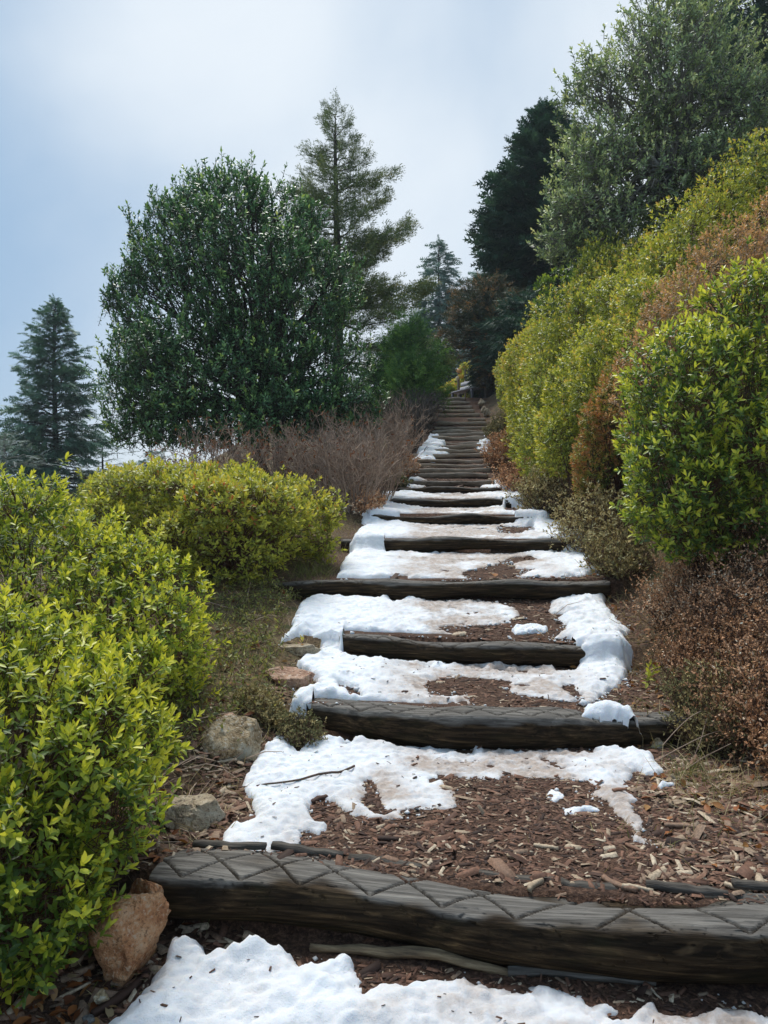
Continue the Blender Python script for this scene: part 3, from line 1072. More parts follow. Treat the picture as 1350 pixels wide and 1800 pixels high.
# dirt and chips lying in the hollow of the nearest log
y0, _z = log_line(0, np.zeros(1))
a, b, D = LOGS[0]
N = 900
t = rng.random(N)
x = a[0] + (b[0] - a[0]) * t
bw = .045 * np.sin(2 * np.pi * t * 1.05 - .2)
y = a[1] + (b[1] - a[1]) * t + bw + D / 2 * (.35 + .5 * rng.random(N)) * 1.0
p = chips(N, x, y, .016)
Vc = p[0].reshape(N, 8, 3)
Vc[:, :, 2] += (a[2] + (b[2] - a[2]) * t + D / 2 * 1.42 + .02 * np.cos(t * 6) - ground(x, y))[:, None]
k = rng.random(N) < np.clip(.5 + 1.2 * fbm2(x, x * 0 + 3, .45, 2, 8), .15, 1)
nk = int(k.sum())
parts.append((Vc[k].reshape(-1, 3), [(CHIP_F[0][None] + (np.arange(nk) * 8)[:, None, None]).reshape(-1, 4)], np.repeat(p[2].reshape(N, 8)[k][:, 0], 8)))
# pale splintery chips by the left verge and straw coloured ones at the right
for (N, xa, xb, ya, yb, L) in [(700, -.95, -.40, 1.9, 3.4, .045), (1100, .85, 1.7, 2.2, 3.5, .036)]:
    x, y = rng.uniform(xa, xb, N), rng.uniform(ya, yb, N)
    k = in_snow(x, y) < -.01
    parts.append(chips(k.sum(), x[k], y[k], L, tones=np.clip(.66 + .22 * rng.normal(size=k.sum()), 0, 1), tilt=.4))
V, F, T = merge(parts)
obj('wood_chips', make_mesh('wood_chips', V, F, {'tone': T}), m_chip, kind='stuff')

# crumbs of bark on the snow
N = 700
x, y = scatter_path(N, 1.8, 5.2, 1.0)
k = in_snow(x, y) > .05
x, y = x[k], y[k]
xs_, ys_ = x, y
V, F, T = chips(len(x), x, y, .012, zoff=.0, tones=rng.random(len(x)) * .35)


def snow_height(x, y):
    """Top of the snow under a point, found from the built snow meshes."""
    z = ground(x, y)
    from mathutils.bvhtree import BVHTree
    for o in [o for o in col.objects if o.name.startswith('snow_patch')]:
        me = o.data
        co = np.empty(len(me.vertices) * 3, np.float32)
        me.vertices.foreach_get('co', co)
        co = co.reshape(-1, 3) + np.array(o.location)
        lo, hi = co.min(0), co.max(0)
        m = np.where((x > lo[0]) & (x < hi[0]) & (y > lo[1]) & (y < hi[1]))[0]
        if len(m) == 0:
            continue
        tree = BVHTree.FromPolygons(co.tolist(), [tuple(p.vertices) for p in me.polygons])
        for i in m:
            h = tree.ray_cast((x[i], y[i], hi[2] + 1), (0, 0, -1))
            if h[0] is not None:
                z[i] = max(z[i], h[0].z)
    return z


dz = snow_height(x, y) - ground(x, y)
V = V.reshape(-1, 8, 3)
V[:, :, 2] += dz[:, None]
obj('bark_crumbs', make_mesh('bark_crumbs', V.reshape(-1, 3), F, {'tone': T}), m_chip, kind='stuff')


# crumbs of melting snow along the patch edges
ICO = np.array([(1, 0, 0), (-1, 0, 0), (0, 1, 0), (0, -1, 0), (0, 0, 1), (0, 0, -.6)], float)
ICO_F = [np.array([(4, 0, 2), (4, 2, 1), (4, 1, 3), (4, 3, 0), (5, 2, 0), (5, 1, 2), (5, 3, 1), (5, 0, 3)])]
N = 26000
x, y = scatter_path(N, 1.85, 9.0, 1.15)
sd_ = in_snow(x, y)
k = (sd_ > -.07) & (sd_ < .012) & (rng.random(N) < np.exp(-np.abs(sd_) / .03)) & (log_top(x, y) < ground(x, y) + .02)
k &= fbm2(x, y, .25, 2, 71) > -.15
x, y = x[k], y[k]
n = len(x)
A = frames(rng.normal(size=(n, 3)), np.tile(UP_, (n, 1)) + rng.normal(size=(n, 3)) * .3)
sz = .0035 * np.exp(rng.normal(size=n) * .55) * np.clip(y / 3, .8, 2)
M = A * sz[:, None, None]
M[:, 2, :] *= .7
V_, F_, T_ = stamp(ICO, ICO_F, np.stack([x, y, ground(x, y) + sz * .5], 1), M, np.zeros(n))
obj('snow_crumbs', make_mesh('snow_crumbs', V_, F_, {'dirt': T_ + .1}, True), m_snow, kind='stuff')


def chip_thing(px, py, L, W, H, yaw, tone, name, label, cat, group=None, tilt=0.0, on_snow=False, seed=0):
    x, y, z = [v[0] for v in at([px], [py])]
    if on_snow:
        z = snow_height(np.array([x]), np.array([y]))[0]
    V, F = slab(L, W, H, seed)
    V = V * np.array([1, .75, .7])
    me = make_mesh(name, V, F, {'tone': np.full(len(V), tone)})
    o = thing(name, label, cat, (x, y, z + .002), group, me, m_chip)
    o.rotation_euler = (0, tilt, yaw)
    return o


G_ = 'larger pieces of bark and wood on the path'
for px, py, L, W, H, yaw, tone, lab, sn in [
    (682, 1478, .075, .035, .016, .1, .02, 'blackish bark piece alone on the mulch below the snow', False),
    (676, 1486, .05, .022, .012, -.1, .05, 'small black bark chip tucked under a larger blackish one', False),
    (560, 1408, .075, .03, .02, .7, .12, 'dark bark chunk at the snow edge under the thin twig', False),
    (735, 1340, .035, .018, .01, 1.4, .5, 'reddish wood chip lying on the snow near its middle', True),
    (727, 1353, .04, .015, .008, .6, .4, 'brown wood chip on the snow beside a reddish chip', True),
    (960, 1492, .085, .022, .014, -.5, .92, 'pale tan stick lying alone on bare mulch at centre right', False),
    (903, 1510, .035, .03, .015, .5, .88, 'stubby pale wood chunk below the tan stick', False),
    (938, 1560, .075, .03, .022, .75, .86, 'pale wood wedge standing against the back of the nearest log', False),
    (1115, 1495, .08, .02, .012, -1.1, .58, 'reddish stick beside the tip of the trailing snow', False),
    (1180, 1417, .055, .028, .025, 1.4, .78, 'grey brown stub standing on mulch near the straw grass', False),
    (1295, 1510, .06, .02, .014, 1.3, .95, 'whitish stick on the right verge near the frame edge', False),
    (1336, 1555, .09, .045, .02, 1.2, .9, 'broad pale wood flake behind the right end of the nearest log', False),
    (1305, 1570, .10, .03, .015, -.9, .93, 'long pale splinter just behind the right end of the nearest log', False),
    (1120, 1565, .09, .02, .015, -.2, .93, 'thin whitish stick behind the nearest log at right', False),
    (1085, 1560, .12, .035, .016, -.9, .62, 'grey weathered bark strip behind the nearest log', False),
    (1200, 1455, .13, .03, .015, -.1, .66, 'long grey bark strip below the oval tan stone', False),
    (1088, 1400, .06, .03, .01, .2, .55, 'red brown chip embedded in the snow at right', True),
    (860, 1372, .05, .02, .012, -.8, .3, 'dark chip at the front snow edge at centre', False),
]:
    chip_thing(px, py, L, W, H, yaw, tone, 'bark_piece', lab, 'bark piece', G_, rng.uniform(-.1, .1), sn, int(px))
for px, py, L, W, H, yaw, tone, lab in [
    (150, 1640, .17, .035, .02, 1.25, .95, 'split cream stick leaning beside the big reddish rock'),
    (160, 1668, .16, .02, .014, 1.45, .86, 'grey stick close against the big reddish rock'),
    (122, 1722, .14, .03, .018, .75, .72, 'weathered grey stick above the flat grey slate'),
    (112, 1755, .15, .012, .01, .8, .95, 'thin straight pale stick beside the flat grey slate'),
    (30, 1775, .09, .03, .02, 1.5, .97, 'ragged white splinter in the bottom left corner litter'),
    (212, 1760, .17, .032, .025, 1.05, .12, 'dark brown branch piece along the left edge of the nearest snow'),
    (400, 1340, .08, .02, .014, .35, .95, 'pale stick lying against the large tan rock'),
    (330, 1505, .14, .022, .014, .75, .8, 'grey stick behind the left end of the nearest log'),
    (280, 1565, .08, .03, .015, 1.3, .9, 'pale wood flake between reddish rock and nearest log'),
]:
    chip_thing(px, py, L, W, H, yaw, tone, 'wood_stick', lab, 'stick', 'loose sticks on the left verge', rng.uniform(-.05, .05), False, int(px))

# fallen leaves
m_dead = leaf_mat('fallen_leaf', [(0, (.10, .030, .010)), (.4, (.26, .085, .025)), (.75, (.34, .16, .05)), (1, (.32, .24, .13))], .6, .15, .3)
N = 620
xa = rng.normal(-1.02, .14, N)
ya = rng.uniform(1.75, 2.7, N)
more_x = np.concatenate([rng.uniform(1.0, 1.9, 260), rng.uniform(-1.3, -.4, 240), rng.uniform(1.45, 2.0, 200)])
more_y = np.concatenate([rng.uniform(2.3, 5, 260), rng.uniform(2.4, 6, 240), rng.uniform(3.8, 6.5, 200)])
x, y = np.concatenate([xa, more_x]), np.concatenate([ya, more_y])
k = in_snow(x, y) < -.02
x, y = x[k], y[k]
n = len(x)
D = np.stack([rng.normal(size=n), rng.normal(size=n), rng.normal(size=n) * .35], 1)
R = frames(D, np.stack([rng.normal(size=n) * .5, rng.normal(size=n) * .5, np.ones(n)], 1))
S_ = rng.uniform(.028, .055, n)
V, F, T = stamp(LEAF8 * np.array([1.2, 1, 2.0]), LEAF8_F, np.stack([x, y, ground(x, y) + .008 + .012 * rng.random(n)], 1), R * S_[:, None, None], rng.random(n))
obj('leaf_litter', make_mesh('leaf_litter', V, F, {'tone': T}, True), m_dead, kind='stuff')
for px, py, s_, lab in [(1225, 1247, .10, 'orange brown curled leaf fallen beside the right end of a log'), (870, 1050, .09, 'single orange leaf lying against the long log step'),
                        (1340, 1430, .07, 'orange leaf at the right frame edge in heather litter')]:
    x, y, z = [v[0] for v in at([px], [py])]
    V = LEAF8 * np.array([1.8, 1, 3.0]) * s_
    me = make_mesh('fallen_leaf', V, LEAF8_F, {'tone': np.full(len(V), .6)}, True)
    o = thing('fallen_leaf', lab, 'leaf', (x, y - .01, z + .03), None, me, m_dead)
    o.rotation_euler = (.35, .2, rng.uniform(0, 3))

# the thin twig across the snow
pts = [(395, 1390), (425, 1391), (470, 1392), (520, 1390), (560, 1381), (600, 1372), (623, 1361)]
X, Y, Z = at([p[0] for p in pts], [p[1] for p in pts])
Zs = snow_height(X, Y)
Zs = np.maximum(Zs, np.convolve(np.pad(Zs, 1, mode='edge'), [.25, .5, .25], 'valid')) + .006
tt = np.linspace(0, 1, 22)
ti = np.linspace(0, 1, len(pts))
P = np.stack([np.interp(tt, ti, X), np.interp(tt, ti, Y), np.interp(tt, ti, Zs)], 1)
P = P + fbm(P, .06, 2, 3)[:, None] * np.array([.0, .004, .004])
c = P[0].copy()
V, F, T = tubes((P - c)[None], np.interp(tt, [0, .1, .85, 1], [.0025, .0028, .0055, .005])[None], 6)
m_twig = bark_mat('twig_bark', (.045, .03, .022), (.13, .09, .07), 60)
thing('twig', 'thin dark twig lying across the snow between the two nearest logs', 'twig', c.tolist(), None, make_mesh('twig', V, F, {'tone': T}, True), m_twig)

# ------------------------------------------------------------------ rocks
def rock_mat(name, cols, spots, sc=14, lichen=None):
    m, nt, bs, out = new_mat(name)
    a = noise_node(nt, sc, 6, .68)
    b = noise_node(nt, sc * 5, 4, .7)
    c_ = noise_node(nt, sc * .45, 4, .6)
    base = ramp_node(nt, [(.36, cols[0]), (.5, cols[1]), (.64, cols[2])], a)
    base = mix_col(nt, map_range(nt, b, .55, .62, 0, .9), base, spots[0])
    base = mix_col(nt, map_range(nt, b, .44, .37, 0, .8), base, spots[1])
    if lichen:
        base = mix_col(nt, map_range(nt, c_, .54, .64, 0, .85), base, lichen)
    nt.links.new(base, bs.inputs['Base Color'])
    bs.inputs['Roughness'].default_value = .85
    bs.inputs['Specular IOR Level'].default_value = .25
    h = nt.nodes.new('ShaderNodeMath')
    h.operation = 'MULTIPLY_ADD'
    nt.links.new(b, h.inputs[0])
    h.inputs[1].default_value = .35
    nt.links.new(a, h.inputs[2])
    bump(nt, bs, h.outputs[0], 1.0, .035)
    return m


R_RED = rock_mat('red_granite', [(.42, .17, .075), (.62, .31, .145), (.70, .43, .25)], [(.68, .48, .32), (.20, .10, .05)], 16)
R_TAN = rock_mat('tan_rock', [(.20, .14, .075), (.40, .30, .175), (.54, .44, .30)], [(.58, .53, .43), (.08, .06, .03)], 13, (.36, .36, .30))
R_GREY = rock_mat('grey_rock', [(.24, .18, .12), (.42, .34, .235), (.56, .48, .36)], [(.38, .33, .22), (.09, .07, .05)], 14)
R_PINK = rock_mat('pink_rock', [(.26, .14, .09), (.42, .26, .18), (.52, .36, .26)], [(.55, .44, .36), (.12, .07, .04)], 9)
R_SLATE = rock_mat('slate', [(.10, .10, .095), (.18, .175, .165), (.26, .25, .235)], [(.32, .31, .29), (.07, .06, .05)], 20)


def rock_mesh(size, seed, blocky=.6, planes=9, n=60, rough=.05, top_cut=None):
    """A rock: a ball cut by random planes, then weathered."""
    r = np.random.default_rng(seed)
    th = np.linspace(0, np.pi, n)
    ph = np.linspace(0, 2 * np.pi, 2 * n, endpoint=False)
    TH, PH = np.meshgrid(th, ph, indexing='ij')
    D = np.stack([np.sin(TH) * np.cos(PH), np.sin(TH) * np.sin(PH), np.cos(TH)], -1).reshape(-1, 3)
    rad = np.full(len(D), 1.0)
    for k in range(planes):
        nrm = norm(r.normal(size=(1, 3)))[0]
        dist = r.uniform(.42, .74)
        if k == 0 and top_cut:
            nrm = norm(np.array([[.12, -.10, 1.0]]))[0]
            dist = top_cut
        q = D @ nrm
        rr = np.where(q > .05, dist / np.maximum(q, .05), 9)
        rad = np.minimum(rad, np.minimum(rr, 1.0) * blocky + np.minimum(rr, 1) * (1 - blocky))
    P = D * rad[:, None]
    rg = sum((1 - 2 * np.abs(vnoise(P, sc_, seed + q))) * am for q, (sc_, am) in enumerate(((.7, .5), (.33, .35), (.16, .22), (.08, .12))))
    P = P * (1 + rough * .8 * fbm(P, .5, 4, seed)[:, None] + rough * .75 * rg[:, None])
    P = P - .035 * (np.abs(fbm(P, .55, 2, seed + 3)) < .06)[:, None] * D      # cracks
    P = P / np.abs(P).max(0) * np.asarray(size)
    idx = np.arange(n * 2 * n).reshape(n, 2 * n)
    i2 = np.roll(idx, -1, 1)
    q = np.stack([idx[:-1], idx[1:], i2[1:], i2[:-1]], -1).reshape(-1, 4)
    return P, [q]


def rock(px, py, d, size, seed, mat, label, sink=.3, yaw=0, tilt=(0, 0), name='rock', group='rocks edging the left of the steps', planes=9, rough=.13, top_cut=None):
    x, y, z = wpt(px, py, d)
    g = ground(np.array([x]), np.array([y]))[0]
    P, F = rock_mesh(size, seed, planes=planes, rough=rough, top_cut=top_cut, n=46 if max(size) > .12 and d < 5 else (28 if d < 5 else 18))
    me = make_mesh(name, P, F, None, True)
    try:
        me.set_sharp_from_angle(angle=math.radians(28))
    except Exception:
        pass
    o = thing(name, label, 'rock', (x, y, g + size[2] * (1 - 2 * sink) if sink is not None else z), group, me, mat)
    o.rotation_euler = (tilt[0], tilt[1], yaw)
    return o


rock(228, 1650, 2.22, (.125, .10, .155), 12, R_RED, 'big reddish orange rock beside the left end of the nearest log', None, .4, (.1, .15), planes=10, rough=.12)
rock(262, 1580, 2.34, (.07, .06, .075), 15, R_RED, 'upper reddish brown knob of rock behind the big orange rock', None, .2, planes=7)
rock(337, 1432, 2.85, (.16, .10, .085), 23, R_GREY, 'flat topped grey brown rock on the left verge below the large tan rock', None, -.15, (.05, -.05), planes=11, top_cut=.55)
rock(413, 1322, 3.42, (.165, .14, .15), 34, R_TAN, 'large craggy tan rock with pale lichen on the left verge', None, .3, (.1, .2), planes=12, rough=.13)
rock(402, 1264, 3.52, (.075, .06, .035), 38, R_PINK, 'small pinkish slab balanced on top of the large tan rock', None, .1, (0, -.12), planes=10)
rock(512, 1194, 4.25, (.16, .12, .065), 41, R_PINK, 'pink split rock with a dark crack below the snow tongue', None, -.35, (.05, .22), planes=12)
rock(470, 1222, 4.15, (.09, .08, .06), 43, R_PINK, 'left broken half of the pink split rock', None, .3, planes=8)
rock(528, 1140, 4.75, (.17, .10, .055), 47, R_GREY, 'flat grey rock emerging under the edge of the large snow patch', None, -.1, (.0, -.1), planes=10, top_cut=.5)
rock(440, 1145, 5.0, (.03, .03, .03), 51, R_TAN, 'small pale stone in the weeds left of the steps', None)
rock(437, 1085, 5.6, (.02, .02, .03), 53, R_TAN, 'tiny pale stone under the olive azalea', None)
rock(80, 1775, 2.02, (.055, .09, .02), 61, R_SLATE, 'flat grey slate at the bottom left corner among orange leaves', None, .3, (.3, 0), planes=12, top_cut=.6)
rock(110, 1692, 2.2, (.07, .06, .02), 63, R_SLATE, 'grey slate half hidden by the azalea at lower left', None, .5, (.3, .1), planes=12, top_cut=.6)
rock(178, 1752, 2.05, (.022, .022, .018), 67, R_TAN, 'small yellowish stone below the big reddish rock', None)
rock(155, 1790, 2.0, (.022, .018, .014), 69, R_SLATE, 'small grey stone at the bottom edge left of the snow', None)
rock(5, 1795, 2.0, (.05, .05, .04), 71, R_RED, 'brown rock cut by the bottom left corner of the frame', None)
rock(1219, 1427, 3.05, (.028, .022, .018), 73, R_PINK, 'oval tan stone beside the straw coloured grass at right', .3, name='rock', group=None)
rock(1155, 1322, 3.68, (.03, .03, .04), 75, R_TAN, 'brown stub of stone under the right end of a log', .3, group=None)
rock(1047, 862, 8.6, (.10, .09, .07), 77, R_GREY, 'grey stone at the snow edge by the brown heather', .3, group=None)
for k, (px, py, d, lab) in enumerate([(846, 703, 20.5, 'first small grey stone of the row along the top right of the stairs'), (852, 710, 19.9, 'tallest small stone in the row at the top right of the stairs'),
                                      (857, 718, 19.3, 'lowest small stone in the row at the top right of the stairs')]):
    rock(px, py, d, (.10, .10, .14), 80 + k, R_GREY, lab, .2, group='small stones lining the top right of the stairs')
rock(905, 846, 11.3, (.16, .10, .09), 91, R_GREY, 'dark stone at the right end of the thin grey logs', .35, group=None)

# ------------------------------------------------------------------ shrubs and trees
UP = np.array([0, 0, 1.0])
CAM = np.array([0, 0, EYE])
view_keep = 0.55          # share of growth kept on the side turned away from the path


def sub_lobes(lobes, n=6, size=.42, seed=0, tight=True):
    """Clumps budding out of each lobe so that the outline breaks up."""
    r = np.random.default_rng(seed)
    out = []
    for l in lobes:
        l = np.asarray(l, float)
        out.append(np.concatenate([l[:3], l[3:6] * (.84 if tight else .93)]))
        for k in range(n):
            d = norm((r.normal(size=3) + np.array([0, 0, .35]))[None])[0]
            q = size * r.uniform(.7, 1.15)
            out.append(np.concatenate([l[:3] + d * l[3:6] * (1.08 - q * .75), l[3:6] * q]))
    return out


def lobe_points(lobes, N, inner=.30, seed=0, rough=.07, zmin=None, depth=.55, topw=0.0, cull=True):
    """Points through the outer shell of a union of ellipsoids, with outward directions."""
    L = np.asarray(lobes, float)
    c, r = L[:, :3], L[:, 3:6]
    area = (r[:, 0] * r[:, 1] + r[:, 0] * r[:, 2] + r[:, 1] * r[:, 2])
    k = rng.choice(len(L), size=int(N * 2.6), p=area / area.sum())
    d = norm(rng.normal(size=(len(k), 3)))
    ins = rng.random(len(k)) < inner
    f = np.where(ins, depth + (1 - depth) * rng.random(len(k)), 1.0)
    f = f * (1 + rough * fbm(c[k] + d * r[k], .35, 2, seed + 5) + .05 * rng.normal(size=len(k)))
    P = c[k] + d * r[k] * f[:, None]
    Nn = norm(d / r[k])
    out = np.ones(len(k), bool)
    for j in range(len(L)):
        q = np.linalg.norm((P - c[j]) / r[j], axis=1)
        out &= (j == k) | (q > np.where(ins, .55, .88))
    if zmin is not None:
        out &= P[:, 2] > zmin
    out &= P[:, 2] > ground(P[:, 0], P[:, 1]) + .03
    if cull:
        vis = (Nn * norm(CAM - P)).sum(1) > -.25
        out &= vis | (rng.random(len(k)) < view_keep)
    P, Nn, ins = P[out][:N], Nn[out][:N], ins[out][:N]
    return P, Nn, ins


def skeleton(base, tips, r0, r1, K=5, sides=4, bend=.25, wig=.04, spread=.1):
    """Curved stems from about `base` to each tip."""
    n = len(tips)
    b = np.asarray(base, float) + rng.normal(size=(n, 3)) * np.array([spread, spread, 0])
    t = np.linspace(0, 1, K)[None, :, None]
    ctrl = b + (tips - b) * np.array([.35, .35, .65]) + rng.normal(size=(n, 3)) * bend * np.linalg.norm(tips - b, axis=1)[:, None] * .3
    P = (1 - t) ** 2 * b[:, None] + 2 * t * (1 - t) * ctrl[:, None] + t ** 2 * tips[:, None]
    P[:, 1:-1] += rng.normal(size=(n, K - 2, 3)) * wig
    rad = np.broadcast_to(np.linspace(r0, r1, K), (n, K)) * (.7 + .6 * rng.random((n, 1)))
    return tubes(P, rad, sides)


m_stem_red = bark_mat('azalea_stem', (.045, .025, .018), (.16, .085, .055), 40)
m_stem_grey = bark_mat('grey_twig', (.15, .105, .078), (.54, .40, .30), 40)
m_bark_dark = bark_mat('dark_bark', (.018, .015, .012), (.07, .058, .045), 10)
m_bark_grey = bark_mat('grey_bark', (.08, .075, .062), (.28, .265, .23), 10)

AZ_YELLOW = leaf_mat('azalea_leaf_yellow', [(0, (.055, .11, .022)), (.25, (.15, .23, .03)), (.45, (.36, .44, .045)), (.66, (.68, .68, .06)), (1, (.80, .71, .09))], .40, .40)
AZ_OLIVE = leaf_mat('azalea_leaf_olive', [(0, (.08, .11, .025)), (.3, (.23, .27, .04)), (.55, (.46, .48, .065)), (.9, (.72, .66, .10)), (1, (.55, .20, .07))], .45, .40)
AZ_GREEN = leaf_mat('azalea_leaf_green', [(0, (.06, .10, .025)), (.3, (.19, .245, .042)), (.6, (.44, .47, .065)), (.9, (.70, .64, .09)), (1, (.65, .44, .10))], .42, .40)
AZ_BRONZE = leaf_mat('azalea_leaf_bronze', [(0, (.16, .11, .05)), (.3, (.40, .25, .11)), (.55, (.58, .32, .15)), (.8, (.68, .37, .21)), (1, (.55, .50, .11))], .5, .40)
AZ_RIGHT = leaf_mat('azalea_leaf_broad', [(0, (.040, .09, .028)), (.3, (.10, .18, .04)), (.52, (.27, .36, .05)), (.75, (.62, .65, .07)), (1, (.78, .71, .09))], .34, .40)
AZ_MOTTLE = leaf_mat('azalea_leaf_mottled', [(0, (.05, .08, .02)), (.3, (.17, .22, .04)), (.55, (.36, .36, .06)), (.78, (.50, .30, .09)), (1, (.48, .22, .08))], .5, .35)

leaf_meshes = {}


def leaf_object_mesh(tone, mat):
    key = (round(tone * 6), mat.name)
    if key not in leaf_meshes:
        tv = (key[0] + .2) / 6
        me = make_mesh('leaf', LEAF8, LEAF8_F, {'tone': np.full(len(LEAF8), tv)}, True)
        me.materials.append(mat)
        leaf_meshes[key] = me
    return leaf_meshes[key]


def azalea(name, label, cat, lobes, nshoots, leaf, mat, base, nl=9, n_objects=0, template=4, tip_tone=.85, tone0=.18, var=.13, up=.65, shoot=.05, stems=120,
           group=None, inner=.35, patch=.12, red=0.0, stem_mat=None, stem_r=.006, rough=.07, zmin=None, a1=95, wild=0.0, clumps=9):
    base = np.asarray(base, float)
    root = thing(name, label, cat, base.tolist(), group)
    P, Nn, ins = lobe_points(sub_lobes(lobes, clumps, seed=nshoots) if clumps else lobes, nshoots, inner, seed=len(name) + nshoots, rough=rough, zmin=zmin)
    D = norm(Nn * .75 + UP * up + rng.normal(size=P.shape) * .33)
    if wild > 0:
        w = rng.random(len(P)) < wild
        P[w & ~ins] += (D * rng.uniform(.03, .13, (len(P), 1)))[w & ~ins]
    LP, LY, LZ, LS, yt, si = whorl(P, D, nl, shoot, leaf, 22, a1, .22)
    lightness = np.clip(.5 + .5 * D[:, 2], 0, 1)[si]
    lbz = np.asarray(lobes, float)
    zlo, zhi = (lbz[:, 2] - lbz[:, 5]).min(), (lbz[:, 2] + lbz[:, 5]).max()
    young_sunlit = (.30 + .98 * np.clip((P[:, 2] - zlo) / (zhi - zlo), 0, 1)) * (.72 + .38 * np.clip(Nn[:, 2] + .3, -.4, 1))  # higher, upward-facing shoots painted sunnier, besides young growth being yellower
    lightness = lightness * np.clip(young_sunlit, .3, 1.15)[si]
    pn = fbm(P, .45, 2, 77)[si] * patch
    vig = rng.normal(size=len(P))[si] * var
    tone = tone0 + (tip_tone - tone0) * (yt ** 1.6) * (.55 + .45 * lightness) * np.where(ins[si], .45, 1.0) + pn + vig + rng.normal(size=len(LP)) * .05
    if red > 0:
        rd = (fbm(P, .5, 2, 99)[si] > .15) & (rng.random(len(LP)) < red)
        tone = np.where(rd, 1.0, np.minimum(tone, .93))
    tone = np.clip(tone, 0, 1)
    R = frames(LY, LZ)
    chosen = np.zeros(len(LP), bool)
    if n_objects:
        toc = norm(CAM - LP)
        facing = (norm(Nn)[si] * toc).sum(1)
        dist = np.linalg.norm(LP - CAM, axis=1)
        inframe = (np.abs(LP[:, 0] / LP[:, 1]) < 675 / FPX) & (np.abs((LP[:, 2] - EYE) / LP[:, 1]) < 900 / FPX)
        score = dist * 1.0 - .35 * facing + np.where(ins[si], 5, 0) + np.where(inframe, 0, 50) - LS * 6
        chosen[np.argsort(score)[:n_objects]] = True
    for j in np.where(chosen)[0]:
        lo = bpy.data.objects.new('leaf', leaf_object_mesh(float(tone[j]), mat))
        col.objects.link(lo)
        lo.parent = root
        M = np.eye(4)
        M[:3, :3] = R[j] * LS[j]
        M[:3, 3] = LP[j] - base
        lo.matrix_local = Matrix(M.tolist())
    k = ~chosen
    tv, tf = {8: (LEAF8, LEAF8_F), 4: (LEAF4, LEAF4_F), 2: (LEAF2, LEAF2_F)}[template]
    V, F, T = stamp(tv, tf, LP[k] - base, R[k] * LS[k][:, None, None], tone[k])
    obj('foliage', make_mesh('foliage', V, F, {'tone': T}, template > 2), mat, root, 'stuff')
    pick = rng.choice(len(P), min(stems, len(P)), replace=False)
    tips = P[pick] - D[pick] * shoot * .5
    lb = np.asarray(lobes, float)
    # stems start under the nearest lobe
    near = np.argmin(((tips[:, None, :2] - lb[None, :, :2]) ** 2).sum(-1), 1)
    b = lb[near, :3].copy()
    b[:, :2] = b[:, :2] * .6 + base[:2] * .4
    b[:, 2] = ground(b[:, 0], b[:, 1])
    parts = [skeleton(b - base, tips - base, stem_r, stem_r * .3, 6, 4, .3, .012, .06)]
    # short twig under every shoot
    tk = rng.random(len(P)) < (1.0 if n_objects else .22)
    tw0 = (P - D * (shoot * 2.4) - Nn * shoot * 1.2)[tk]
    parts.append(tubes(np.stack([tw0, P[tk]], 1) - base, np.broadcast_to(np.array([.0022, .0010]) * (leaf / .04), (len(tw0), 2)), 3))
    V, F, T = merge(parts)
    obj('stems', make_mesh('stems', V, F, {'tone': T}), stem_mat or m_stem_red, root, 'stuff')
    return root


GA = 'azaleas along the left of the steps'
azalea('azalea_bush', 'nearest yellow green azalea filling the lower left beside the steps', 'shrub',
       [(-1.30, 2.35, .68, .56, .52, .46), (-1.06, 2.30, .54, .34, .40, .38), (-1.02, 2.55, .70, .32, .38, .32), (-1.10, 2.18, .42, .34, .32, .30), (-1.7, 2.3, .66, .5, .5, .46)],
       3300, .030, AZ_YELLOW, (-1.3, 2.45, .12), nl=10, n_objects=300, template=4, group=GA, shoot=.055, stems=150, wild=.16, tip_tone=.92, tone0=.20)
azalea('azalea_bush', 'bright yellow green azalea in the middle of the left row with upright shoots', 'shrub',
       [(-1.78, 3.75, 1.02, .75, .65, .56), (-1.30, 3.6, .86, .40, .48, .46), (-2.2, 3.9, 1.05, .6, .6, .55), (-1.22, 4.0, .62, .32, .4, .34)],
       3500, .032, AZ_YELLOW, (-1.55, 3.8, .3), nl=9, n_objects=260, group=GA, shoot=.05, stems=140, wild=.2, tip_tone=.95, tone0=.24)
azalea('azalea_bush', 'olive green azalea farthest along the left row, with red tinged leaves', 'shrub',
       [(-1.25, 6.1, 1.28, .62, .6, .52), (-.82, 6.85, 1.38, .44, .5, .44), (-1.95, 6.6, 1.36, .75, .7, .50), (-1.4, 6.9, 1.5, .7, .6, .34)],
       4600, .040, AZ_OLIVE, (-1.3, 6.5, .85), nl=8, template=2, n_objects=80, group=GA, shoot=.05, stems=200, red=.05, wild=.15, stem_r=.008, inner=.25, tip_tone=.9, tone0=.32)

